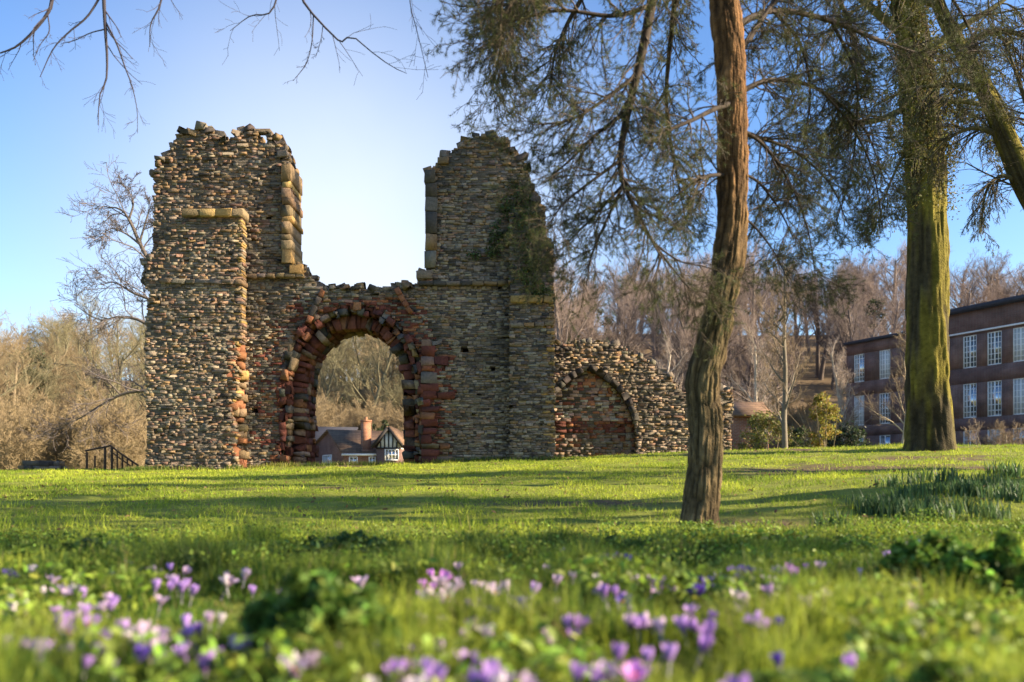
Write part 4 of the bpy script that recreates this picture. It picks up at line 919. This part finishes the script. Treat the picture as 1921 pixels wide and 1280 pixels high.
P1, R1, L1 = even_twigs(PL, RL, 14.5, .10, .52, rr_, .5, 1.25, 8, .13, -.05, .009); add_tubes(mb, P1, R1, 5, (.085, .065, .05))
q = spawn(P1, R1, L1, 8, .12, 1, .4, 1.0, .48, .6, rr_, .4); P2, R2 = walk(*q, 5, .14, -.04, .4, rr_); R2 = np.maximum(R2, .0028); add_tubes(mb, P2, R2, 3, (.08, .062, .045))
q = spawn(P2, R2, q[2], 3, .2, 1, .4, 1.0, .55, .7, rr_, .3); P3, R3p = walk(*q, 4, .14, -.02, .5, rr_); R3p = np.maximum(R3p, .002); add_tubes(mb, P3, R3p, 3, (.08, .065, .04))
shift(mb, po).build("branches", [M_TWIG], pine); ends = [(P1, R1), (P2, R2), (P3, R3p)]
def needles(mb, P, r, per, length, width, col, spread=1.05, prob=1.0, var=.35):
    """needles standing off along polylines P (k,n,3), thicker towards the tip"""
    P = P[r.random(len(P)) < prob]; k, n, _ = P.shape; m = k * per
    t = (.35 + .65 * r.random((k, per)) ** .6) * (n - 1); i = np.clip(t.astype(int), 0, n - 2); f = (t - i)[..., None]; I = np.arange(k)[:, None]
    pos = (P[I, i] * (1 - f) + P[I, i + 1] * f).reshape(-1, 3); T = unit(P[I, i + 1] - P[I, i]).reshape(-1, 3)
    D = unit(T * .7 + spread * unit(r.normal(size=(m, 3)))); L = length * r.uniform(.6, 1.2, (m, 1)); Wv = unit(np.cross(D, r.normal(size=(m, 3)))) * width * .5
    v = np.stack([pos - Wv, pos + Wv, pos + D * L], 1).reshape(-1, 3)
    c = np.asarray(col) * (1 - var + 2 * var * r.random((k, 1, 1))) * (1 + .15 * r.normal(size=(k, per, 1))); c = np.broadcast_to(c, (k, per, 3)).reshape(-1, 3)
    mb.add(v, T=np.arange(m * 3).reshape(-1, 3), col=np.repeat(np.clip(c, .004, 1), 3, 0))
mb = MB(); rr_ = rng_(306)
needles(mb, ends[2][0], rr_, 24, .042, .0032, (.078, .092, .028), prob=.62, var=.55)
needles(mb, ends[1][0], rr_, 22, .045, .0032, (.078, .092, .028), prob=.62, var=.55)
shift(mb, po).build("needles", [M_NEEDLE], pine)

# ---- leaning tree at the right edge
LD = 12.0
lx = wx(2150, LD); e = empty("leaning_tree", (lx, LD, float(gz(lx, LD))), "mossy limb of a tree leaning in from the right edge above the brick block", "tree")
mb = MB(); pts = [at(2170, 960, LD), at(2140, 850, LD), at(2080, 640, LD), (at(1990, 460, LD)), at(1925, 350, LD), at(1885, 260, LD), at(1845, 170, LD), at(1800, 90, LD), at(1760, 10, LD), at(1735, -90, LD), at(1715, -220, LD)]
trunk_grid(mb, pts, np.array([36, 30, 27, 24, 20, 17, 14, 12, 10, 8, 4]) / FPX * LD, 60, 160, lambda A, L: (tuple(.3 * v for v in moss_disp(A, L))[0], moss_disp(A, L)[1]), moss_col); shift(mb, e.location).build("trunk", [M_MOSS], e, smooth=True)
limbs = [[(1925, 350, .05), (1880, 330, .03), (1850, 360, .02), (1840, 430, .01)], [(1845, 170, .06), (1780, 160, .04), (1700, 170, .02), (1640, 200, .01)], [(1800, 90, .06), (1860, 60, .045), (1930, 70, .03), (2000, 110, .01)], [(1885, 260, .05), (1830, 240, .035), (1780, 260, .02), (1740, 300, .01)], [(1760, 10, .05), (1660, -10, .03), (1580, 40, .02), (1530, 110, .01)],
         [(1990, 460, .06), (1960, 300, .045), (1920, 180, .03), (1890, 90, .015)], [(1735, -90, .05), (1840, -80, .04), (1940, 0, .03), (1990, 120, .01)], [(2000, 470, .05), (1990, 330, .04), (1970, 230, .03), (1915, 140, .012)]]
o, ends = manual_tree(e, limbs, LD, [(16, .12, .4, 1.1, .46, .45, 6, .12, -.12, 4), (8, .1, .35, 1.0, .55, .55, 6, .10, -.18, 3), (3, .1, .3, .9, .5, .6, 4, .1, -.15, 3)], rng_(307), (.10, .085, .04), (.095, .075, .045), "branches", .0035)
mb = MB(); rr_ = rng_(308); needles(mb, ends[1][0], rr_, 30, .055, .006, (.12, .115, .03), prob=.55, var=.5); needles(mb, ends[0][0], rr_, 30, .06, .006, (.12, .115, .03), prob=.6, var=.5); shift(mb, e.location).build("foliage", [M_NEEDLE], e)

# ------------------------------------------------------------------ ivy on the right tower
r = rng_(401); mb = MB(); C = []
for (a, b, n, sx, sy) in ((985, 420, 60, 26, 45), (960, 390, 20, 18, 12), (975, 360, 14, 14, 10), (940, 440, 22, 16, 25), (925, 470, 14, 10, 14), (990, 500, 34, 22, 30), (1010, 540, 26, 16, 18), (890, 480, 6, 8, 6)):
    for _ in range(n):
        px, py = a + r.normal() * sx * .6, b + r.normal() * sy * .6
        if px > 1032: continue
        y = 22.58 if px > 955 and py > 396 else 22.96
        C.append([wx(px, y), y + r.uniform(-.1, .02), wz(py, y)])
C = np.array(C); leaf_cloud(mb, C, 15, .15, .045, (.065, .09, .025), r, 1.0, .5)
io = C.mean(0); o = shift(mb, io).build("ivy", [M_LEAF], loc=io); tag(o, "dark green ivy growing over the right tower of the tall ruin", "ivy")

# ------------------------------------------------------------------ grass
def blades(mb, X, Y, H, Wd, lean, r, col, segs=2):
    n = len(X); Z = gz(X, Y) - .01; a = r.uniform(0, 6.28, n); d = np.stack([np.cos(a), np.sin(a), 0 * a], 1); w = np.stack([-np.sin(a), np.cos(a), 0 * a], 1)
    fa = r.uniform(0, 6.28, n); w = np.stack([np.cos(fa), np.sin(fa), 0 * a], 1)
    B = np.stack([X, Y, Z], 1); lv = lean * np.abs(r.normal(size=n))
    vs = []
    for i in range(segs + 1):
        t = i / segs; c = B + d * (lv * H * t ** 2)[:, None] + np.array([0, 0, 1.]) * (H * t * (1 - .25 * np.minimum(lv, 1.5) * t))[:, None]
        wd = (Wd * (1 - t ** 1.6) * .5)[:, None]
        if i < segs: vs += [c - w * wd, c + w * wd]
        else: vs += [c]
    v = np.stack(vs, 1); k = v.shape[1]; base = (np.arange(n) * k)[:, None]
    Q = np.concatenate([base + np.array([[2 * i, 2 * i + 1, 2 * i + 3, 2 * i + 2]]) for i in range(segs - 1)]) if segs > 1 else None
    T = base + np.array([[2 * segs - 2, 2 * segs - 1, 2 * segs]])
    mb.add(v.reshape(-1, 3), Q, T, col=np.repeat(np.clip(col, .004, 1), k, 0))
def scatter(n, d0, d1, r, power=1.0, pad=1.28):
    u = r.random(n); y = (d0 ** (power + 1) + u * (d1 ** (power + 1) - d0 ** (power + 1))) ** (1 / (power + 1)); x = (r.random(n) - .5) * 2 * (.64 * pad * y + .35); return x, y
def gcol(n, r, x, y, a=(.12, .17, .025), b=(.20, .21, .03), dry=.04):
    t = fbm(x * 1.1, y * 1.1, 12); t = np.clip((t - .35) * 2.4 + .35 * r.normal(size=n), 0, 1)[:, None]
    c = np.array(a) * (1 - t) + np.array(b) * t; c = c * (.75 + .5 * r.random((n, 1))); dm = (r.random(n) < dry)[:, None]
    return np.where(dm, np.array([.28, .22, .09]), c)
r = rng_(501); mb = MB()
x, y = scatter(195000, .75, 6.6, r, .45); n = len(x); pat = np.clip((fbm(x * 2.6, y * 2.6, 15) - .3) * 2.2, 0, 1)
H = (.025 + .19 * pat ** 1.3) * r.uniform(.6, 1.3, n) * np.clip(.5 + y / 5, .6, 1); H *= np.where(y < 1.3, .6, 1) * np.where(y > 5, .7, 1)
blades(mb, x, y, H, r.uniform(.003, .0095, n), .8, r, gcol(n, r, x, y, (.055, .11, .014), (.40, .46, .05), .03) * (.35 + 1.3 * fbm(x * 1.9 + 4, y * 1.9, 41))[:, None], 3)  # light and dark patches put highlights and shaded gaps into blade colour
o = mb.build("meadow_grass", [M_GRASS]); tag(o, "long tufted green grass among the crocuses in the foreground", "grass", kind="stuff")
mb = MB()
x, y = scatter(270000, 6.0, 26, r, .55); n = len(x)
bare = np.clip((fbm(x * .8, y * .8, 1) - .52) * 5, 0, 1) * sstep(2, 6, x) * sstep(10, 14, y)
for bx_, by_, sx_, sy_ in WORN: bare = np.maximum(bare, np.exp(-((x - bx_) / sx_) ** 2 - ((y - by_) / sy_) ** 2))
k = r.random(n) > bare * .85; x, y = x[k], y[k]; n = len(x)
H = r.uniform(.02, .07, n) * (.3 + 1.9 * np.clip((fbm(x * 2.3, y * 2.3, 19) - .3) * 2, 0, 1)); H = np.where(y < 7.5, H * 1.4, H)
blades(mb, x, y, H, .004 + .0007 * y * r.uniform(.6, 1.2, n), .9, r, gcol(n, r, x, y, (.19, .27, .022), (.45, .50, .045), .05), 1)  # two-tone mottling puts the lawn's bumpy shading into the colour
o = mb.build("lawn_grass", [M_GRASS]); tag(o, "short mown green grass of the rising lawn before the ruins", "grass", kind="stuff")

# broad-leaved ground cover among the meadow grass
def leaves(mb, P, r, size, col, tilt=.7, var=.35):
    n = len(P); N = unit(np.stack([r.normal(size=n) * tilt, r.normal(size=n) * tilt, np.ones(n)], 1)); U = unit(np.cross(N, r.normal(size=(n, 3)))); V = np.cross(N, U); s = (size * r.uniform(.5, 1.3, n))[:, None]
    ring = []
    for a, l in ((-1, 0), (-.5, .45), (.25, .55), (1, 0), (.25, -.55), (-.5, -.45)):
        ring.append(P + U * s * a + V * s * l + N * s * (.22 * abs(l) - .12 * a * a))
    v = np.stack(ring, 1).reshape(-1, 3); b = (np.arange(n) * 6)[:, None]
    Q = np.concatenate([b + np.array([[0, 1, 2, 3]]), b + np.array([[0, 3, 4, 5]])])
    c = np.asarray(col) * (1 - var + 2 * var * r.random((n, 1))) * (1 + .1 * r.normal(size=(n, 3))); mb.add(v, Q, col=np.repeat(np.clip(c, .004, 1), 6, 0))
mb = MB(); x, y = scatter(58000, .8, 6.8, r, .7); k = fbm(x * 1.7 + 9, y * 1.7, 25) > .49 ; x, y = x[k], y[k]; n = len(x)
z = gz(x, y) + r.uniform(.01, .13, n) ** 1.0 * np.clip(y / 2.2, .5, 1) * (.4 + 1.1 * fbm(x * 3, y * 3, 27)); leaves(mb, np.stack([x, y, z], 1), r, np.where(y > 3.6, .012, .021), (.19, .27, .035), .9, .65)
o = mb.build("ground_cover", [M_LEAF]); tag(o, "low broad-leaved green weeds mixed into the foreground grass", "weeds", kind="stuff")

# leafy mounds
def mound(px, py, w, h, d, seed, col, label, n=900, size=.03):
    r = rng_(seed); x0 = wx(px, d); z0 = float(gz(x0, d)); e = empty("leafy_plant", (x0, d, z0), label, "plant")
    Wd = w / FPX * d / 2; Hh = h / FPX * d
    K = 30; ka = r.uniform(0, 6.28, K); kq = r.random(K) ** .6; kc = np.stack([np.cos(ka) * kq * Wd, np.sin(ka) * kq * Wd * .8, Hh * r.uniform(.35, 1.0, K) * (1 - .45 * kq)], 1)
    ki = r.integers(K, size=n); rad = r.random(n) ** .6 * Wd * r.uniform(.10, .26, K)[ki]; aa = r.uniform(0, 6.28, n)
    P = kc[ki] + np.stack([np.cos(aa) * rad, np.sin(aa) * rad, -1.1 * rad + r.normal(size=n) * .012], 1); P[:, 2] = np.where(P[:, 2] < .01, r.uniform(.01, .05, n), P[:, 2])
    mb = MB(); leaves(mb, P, r, size, col, .9, .6); mb.build("leaf", [M_LEAF], e)
    mb = MB(); S_ = P[::6]; rt = S_ * np.array([.4, .4, 0]); mid = (S_ + rt) / 2 + np.array([0, 0, .01]); add_tubes(mb, np.stack([rt, mid, S_], 1), np.full((len(S_), 3), .0015), 3, (.09, .12, .03)); mb.build("stem", [M_LEAF], e)
DG = (.075, .14, .028); MG = (.13, .20, .03)
mound(600, 1190, 250, 215, 2.25, 601, (.11, .19, .033), "big dark green leafy mound left of centre in the foreground", 2200, .028)
mound(1755, 1075, 190, 120, 3.6, 602, (.16, .26, .04), "large leafy clump at right, below the daffodil leaves", 2600, .024)
mound(1885, 1090, 210, 150, 3.3, 603, (.16, .26, .04), "leafy clump cut by the right edge below the daffodil leaves", 2600, .024)
mound(1150, 1030, 150, 24, 5.6, 604, MG, "low leafy weeds just left of the pine's foot behind the violet flowers", 500, .03)
mound(1310, 1005, 120, 24, 6.9, 605, MG, "ring of leafy weeds around the pine's foot", 500, .03)
mound(1480, 1025, 260, 40, 5.6, 606, MG, "bright leafy bank right of the pine's foot", 1200, .03)
mound(150, 1050, 300, 75, 4.6, 607, (.05, .095, .02), "dark weedy tuft near the left edge where the lawn begins", 700, .03)
mound(660, 1035, 260, 60, 5.2, 608, (.05, .095, .02), "dark band of weeds at the lawn edge above the big leafy mound", 800, .03)
mound(880, 1035, 180, 30, 5.2, 609, MG, "leafy weeds at the lawn edge behind the pink crocus clump", 600, .03)
mound(1780, 1260, 200, 90, 1.75, 610, MG, "blurred leafy clump in the bottom right corner", 700, .025)
mound(1500, 1230, 200, 70, 1.8, 611, MG, "blurred leafy clump at the bottom between the purple crocuses and the corner", 700, .025)

# daffodil leaves
def daffs(px, py, d, seed, n, h, label):
    r = rng_(seed); x0 = wx(px, d); z0 = float(gz(x0, d)); mb = MB()
    ox = np.clip(r.normal(size=n) * .09, -.16, .16); oy = np.clip(r.normal(size=n) * .08, -.13, .13); H = h * r.uniform(.55, 1.1, n); a = r.uniform(0, 6.28, n); lean = r.uniform(.05, .45, n)
    d_ = np.stack([np.cos(a), np.sin(a), 0 * a], 1); w = np.stack([-np.sin(a), np.cos(a), 0 * a], 1); B = np.stack([ox, oy, gz(ox + x0, oy + d) - z0 - .01], 1); vs = []
    for i in range(4):
        t = i / 3; c = B + d_ * (lean * H * t ** 2)[:, None] + np.array([0, 0, 1.]) * (H * t)[:, None]; wd = .0085 * (1 - .75 * t ** 3); vs += [c - w * wd, c + w * wd]
    v = np.stack(vs, 1).reshape(-1, 3); b = (np.arange(n) * 8)[:, None]; Q = np.concatenate([b + np.array([[2 * i, 2 * i + 1, 2 * i + 3, 2 * i + 2]]) for i in range(3)])
    c = np.array([.085, .145, .045]) * (.6 + .8 * r.random((n, 1))); mb.add(v, Q, col=np.repeat(c, 8, 0))
    o = mb.build("daffodil_clump", [M_LEAF], loc=(x0, d, z0)); tag(o, label, "plant", "daffodil leaf clumps on the right")
r = rng_(520)
DL = [(1560, 985, 6.9, "isolated strappy grey-green daffodil clump, leftmost of the daffodil leaves")]
for i in range(28):
    px = 1630 + i * 11 + r.uniform(-8, 8); d = r.uniform(7.0, 9.8) ; DL.append((px, 0, d, "strappy grey-green daffodil leaves in the dense bed at the right edge"))
for i, (px, py, d, lb) in enumerate(DL): daffs(px, py, d, 700 + i, 60, .165, lb)

# ------------------------------------------------------------------ crocuses
def petal_mesh(r, openness, h, w, c_in, c_out):
    mb = MB()
    for ring in range(2):
        for k in range(3):
            a = (k + ring * .5) * 2 * math.pi / 3 + r.normal() * .08; ca, sa = math.cos(a), math.sin(a); nu, nv = 5, 7; V = []; C = []
            op = openness * r.uniform(.8, 1.2)
            for j in range(nv):
                t = j / (nv - 1); wid = w * (math.sin(math.pi * min(.12 + .72 * t, .5 + .5 * t)) ** .8 if t < .98 else .12)
                rad = .004 + (.014 + .004 * ring) * math.sin(min(t * 1.7, 1.57)) + op * h * t ** 2 * .9; z = h * t * (1 - .35 * op * t)
                for i in range(nu):
                    s = (i / (nu - 1) - .5) * 2; ang = s * wid / max(rad, .012); rr = rad * (1 - .0 * s * s)
                    lx, ly = (rr * math.cos(ang * .9), rr * math.sin(ang * .9)) if openness < .5 else (rr + .004 * s * s, s * wid)
                    V.append([lx * ca - ly * sa, lx * sa + ly * ca, z + .002 * r.normal()]); f = t ** 1.2; C.append(np.array(c_in) * (1 - f) + np.array(c_out) * f)
            Q = [[j * nu + i, j * nu + i + 1, (j + 1) * nu + i + 1, (j + 1) * nu + i] for j in range(nv - 1) for i in range(nu - 1)]
            C = np.array(C) * (1 + .08 * r.normal()); mb.add(V, Q, col=np.clip(C, .01, 1))
    return mb.mesh("petals", [M_PETAL], True)
r = rng_(801)
COLS = {"lilac": ((.42, .26, .58), (.56, .34, .74)), "purple": ((.33, .17, .50), (.44, .25, .62)), "violet": ((.10, .05, .32), (.13, .07, .42)), "pale": ((.50, .38, .50), (.60, .44, .62)), "magenta": ((.50, .20, .60), (.66, .28, .74)), "white": ((.60, .52, .56), (.72, .64, .68))}
PM = {c: [petal_mesh(r, op, .068, .019, *COLS[c]) for op in (.06, .18, .4)] for c in COLS}
def stem_mesh():
    mb = MB(); add_tubes(mb, [[[0, 0, -.08], [.002, 0, -.04], [0, 0, .004]]], [[.003, .003, .004]], 6, (.55, .48, .56)); return mb.mesh("stem", [M_LEAF], True)
def stamen_mesh():
    mb = MB(); P = [[[0, 0, .01], [.003 * math.cos(a), .003 * math.sin(a), .03], [.006 * math.cos(a), .006 * math.sin(a), .042]] for a in (0, 2.1, 4.2)]; add_tubes(mb, P, np.tile([.0015, .002, .0028], (3, 1)), 5, (.85, .28, .03)); return mb.mesh("stamen", [M_PETAL], True)
def cleaf_mesh(r):
    mb = MB()
    for k in range(4):
        a = r.uniform(0, 6.28); P = np.array([[.004 * math.cos(a), .004 * math.sin(a), -.08], [.015 * math.cos(a), .015 * math.sin(a), -.02], [.035 * math.cos(a), .035 * math.sin(a), .02], [.06 * math.cos(a), .06 * math.sin(a), .025]]); add_tubes(mb, [P], [[.002, .0022, .002, .0006]], 4, (.07, .13, .03))
    return mb.mesh("leaf", [M_LEAF])
SM, AM, LM = stem_mesh(), stamen_mesh(), [cleaf_mesh(r) for _ in range(3)]
CNAME = {"lilac": "lilac", "purple": "purple", "violet": "dark violet", "pale": "pale pink-lilac", "magenta": "bright magenta-lilac", "white": "whitish"}
def crocus(px, py, col, where, group):
    d = FPX * (CAMZ - .10) / (py - HY)
    for _ in range(3):
        x = wx(px, d); d = FPX * (CAMZ - (float(gz(x, d)) + .105)) / (py - HY)
    x = wx(px, d); z = float(gz(x, d)) + .075
    e = empty("crocus", (x, d, z - .075), f"{CNAME[col]} crocus {where}", "flower", group)
    rz = r.uniform(0, 6.28); tl = r.normal(size=2) * .3; s = r.uniform(.48, .82)
    for nm, me in (("petals", PM[col][r.integers(3)]), ("stem", SM), ("stamen", AM), ("leaf", LM[r.integers(3)])):
        o = bpy.data.objects.new(nm, me); COL.objects.link(o); o.parent = e; o.location = (0, 0, .06)
        o.rotation_euler = (tl[0], tl[1], rz) if nm != "leaf" else (0, 0, rz); o.scale = (s, s, s)
CL = [(320, 1090, 7, 24, 12, "lilac", "in the clump above the left purple clumps"), (430, 1072, 4, 20, 10, "pale", "in the small clump left of the big leafy mound's top"),
      (135, 1150, 9, 34, 16, "purple", "in the dense clump at left"), (172, 1205, 7, 28, 14, "purple", "in the lower of the two left clumps"), (248, 1180, 4, 14, 14, "white", "between the left clumps and the leafy mound"),
      (300, 1182, 5, 30, 12, "pale", "scattered left of the leafy mound"), (358, 1168, 2, 10, 8, "purple", "alone left of the leafy mound"), (405, 1150, 2, 8, 8, "pale", "on the leafy mound's left flank"), (255, 1212, 1, 4, 6, "violet", "below the whitish ones at left"),
      (470, 1185, 6, 26, 10, "lilac", "in the tight clump before the leafy mound"), (545, 1228, 3, 14, 8, "pale", "low in front of the leafy mound"), (577, 1188, 2, 8, 8, "white", "leaning before the leafy mound"), (595, 1222, 2, 8, 10, "pale", "under the leaning whitish ones"), (640, 1196, 2, 8, 8, "pale", "right of the leaning whitish ones"), (702, 1204, 2, 8, 6, "violet", "between leafy mound and bottom centre clump"),
      (824, 1070, 9, 26, 14, "magenta", "in the clump at centre behind the grass"), (848, 1100, 4, 16, 10, "pale", "below the centre clump"), (788, 1112, 2, 8, 6, "violet", "left below the centre clump"), (926, 1096, 4, 14, 10, "pale", "right of the centre clump"), (955, 1088, 2, 6, 6, "lilac", "at the right of the centre clump's outliers"),
      (768, 1212, 3, 14, 10, "white", "standing over the bottom centre clump"), (835, 1252, 13, 88, 24, "purple", "in the large blurred clump at bottom centre"), (962, 1262, 2, 12, 6, "pale", "right of the bottom centre clump"),
      (1062, 1080, 2, 10, 6, "pale", "right of centre in the mid grass"), (1030, 1170, 2, 6, 12, "pale", "in the grass right of the bottom centre clump"), (1082, 1160, 3, 12, 8, "purple", "in the grass left of the pine's line"), (930, 1172, 2, 12, 6, "pale", "low in the grass at centre"),
      (1122, 1240, 4, 22, 14, "purple", "near the bottom right of centre"), (1206, 1235, 3, 16, 12, "magenta", "near the bottom beside the purple ones"), (1192, 1152, 4, 18, 10, "lilac", "above the bottom pair right of centre"), (1240, 1166, 1, 6, 6, "pale", "beside the lilac ones right of centre"),
      (1148, 1034, 7, 24, 7, "violet", "in the far clump left of the pine's foot"), (1060, 1022, 1, 4, 4, "violet", "alone at the lawn edge left of the pine"), (1125, 1085, 2, 8, 5, "pale", "below the far violet clump"), (1130, 1104, 2, 8, 5, "violet", "left in the line below the pine"), (1168, 1108, 3, 10, 5, "violet", "second in the line below the pine"), (1228, 1082, 4, 20, 6, "lilac", "below the pine's foot at left"), (1262, 1086, 2, 8, 6, "violet", "below the pine's foot"),
      (1300, 1098, 3, 10, 6, "violet", "left of the dark row below the pine"), (1330, 1085, 4, 14, 6, "violet", "amid the dark row below the pine"), (1372, 1076, 5, 18, 6, "violet", "right in the dark row below the pine"), (1415, 1075, 3, 10, 5, "violet", "at the dark row's right end"),
      (1520, 1056, 5, 22, 7, "magenta", "upper right in the sunlit clump right of the pine"), (1480, 1068, 6, 20, 7, "magenta", "lower left in the sunlit clump right of the pine"), (1458, 1092, 3, 10, 6, "violet", "under the sunlit magenta clump"),
      (1320, 1155, 5, 22, 10, "purple", "in the blurred clump under the dark row"), (1426, 1150, 2, 12, 6, "lilac", "right of the blurred purple clump"), (1382, 1112, 4, 20, 8, "pale", "under the dark row's right end"), (1710, 1096, 2, 6, 6, "pale", "upper of the two pairs at right"), (1706, 1126, 3, 10, 6, "pale", "lower of the two pairs at right"), (1666, 1034, 1, 3, 3, "lilac", "by the right leafy clump"),
      (20, 1126, 4, 18, 6, "white", "at the left edge"), (112, 1102, 5, 22, 8, "pale", "above the dense left clump"), (150, 1096, 3, 10, 8, "white", "above the dense left clump"), (235, 1050, 1, 4, 3, "violet", "far back at left"), (20, 1066, 2, 8, 4, "violet", "far back at the left edge"), (60, 1060, 2, 6, 4, "pale", "far back near the left edge"), (286, 1064, 3, 10, 6, "pale", "behind the left lilac clump"), (1376, 1274, 2, 10, 4, "purple", "at the bottom edge right of centre"),
      (1475, 955, 2, 12, 2, "violet", "on the lawn right of the pine trunk"), (1520, 946, 1, 6, 2, "violet", "on the lawn by the daffodil leaves"), (1750, 968, 4, 30, 4, "pale", "in front of the daffodil bed"), (850, 1160, 3, 40, 10, "pale", "sparse in the mid foreground"), (60, 1205, 4, 40, 16, "lilac", "low at the left edge below the dense clump"), (200, 1125, 4, 24, 10, "lilac", "between the dense left clump and the mound"), (380, 1215, 4, 40, 12, "purple", "below the mound's left side"),
      (1010, 1120, 4, 50, 14, "lilac", "sparse at the centre right of the pink clump"), (890, 1130, 3, 30, 10, "violet", "below the pale flowers at centre"), (1560, 1110, 3, 40, 12, "pale", "sparse in the grass right of the sunlit clump"), (1250, 1205, 3, 20, 8, "lilac", "right of the bottom pair"), (700, 1268, 3, 40, 8, "pale", "left of the large bottom clump")]
for (px, py, n, sx, sy, c, wh) in CL:
    n = int(round(n * 1.02)) if n > 2 else n
    for i in range(n):
        qx = px + r.normal() * sx * .8; qy = min(py + r.normal() * sy * .7, 1276)
        if n == 1: qx, qy = px, py
        if qy < 1000: qy = max(qy, 930)
        k = c if n == 1 or r.random() > .28 else {'lilac': 'pale', 'purple': 'lilac', 'violet': 'purple', 'pale': 'white', 'magenta': 'pale', 'white': 'lilac'}[c]
        crocus(qx, qy, k, wh, f"{CNAME[k]} crocuses {wh}")

for lo, hi, n, wh in ((-10, 560, 18, "scattered singly in the left meadow"), (660, 1240, 18, "scattered singly in the middle meadow"), (1240, 1680, 10, "scattered singly in the right meadow")):
    for i in range(n):
        k = ('lilac', 'pale', 'purple', 'pale', 'lilac', 'violet')[r.integers(6)]; crocus(r.uniform(lo, hi), 1055 + 175 * r.random() ** 1.3, k, wh, f"{CNAME[k]} crocuses {wh}")

# ------------------------------------------------------------------ last autumn's leaves on the turf
r = rng_(901); mb = MB(); x, y = scatter(1500, 4.5, 24, r, .6); P = np.stack([x, y, gz(x, y) + r.uniform(.015, .05, len(x))], 1)
leaves(mb, P, r, .028, (.20, .12, .055), .6, .5); o = mb.build("fallen_leaves", [M_LEAF]); tag(o, "brown fallen leaves scattered over the lawn", "leaves", kind="stuff")

# rough grass along the foot of the walls
r = rng_(905); mb = MB(); n = 9000; x = np.concatenate([r.uniform(-10.8, 1.4, 6000), r.uniform(1.2, 7.4, 3000)]); y = np.concatenate([np.where(x[:6000] < -7.5, 22.4, np.where(x[:6000] > -.1, 22.5, 22.88)) - np.abs(r.normal(size=6000)) * .16, 26.4 - np.abs(r.normal(size=3000)) * .2])
k = fbm(x * 1.5, y * 0 + x * .3, 52) > r.uniform(.3, .7, n); x, y = x[k], y[k]; n = len(x)
blades(mb, x, y, r.uniform(.06, .2, n), np.full(n, .018), .6, r, gcol(n, r, x, y, (.10, .16, .02), (.28, .28, .05), .15), 2)
o = mb.build("rough_grass", [M_GRASS]); tag(o, "uncut grass tufts along the foot of the ruined walls", "grass", kind="stuff")
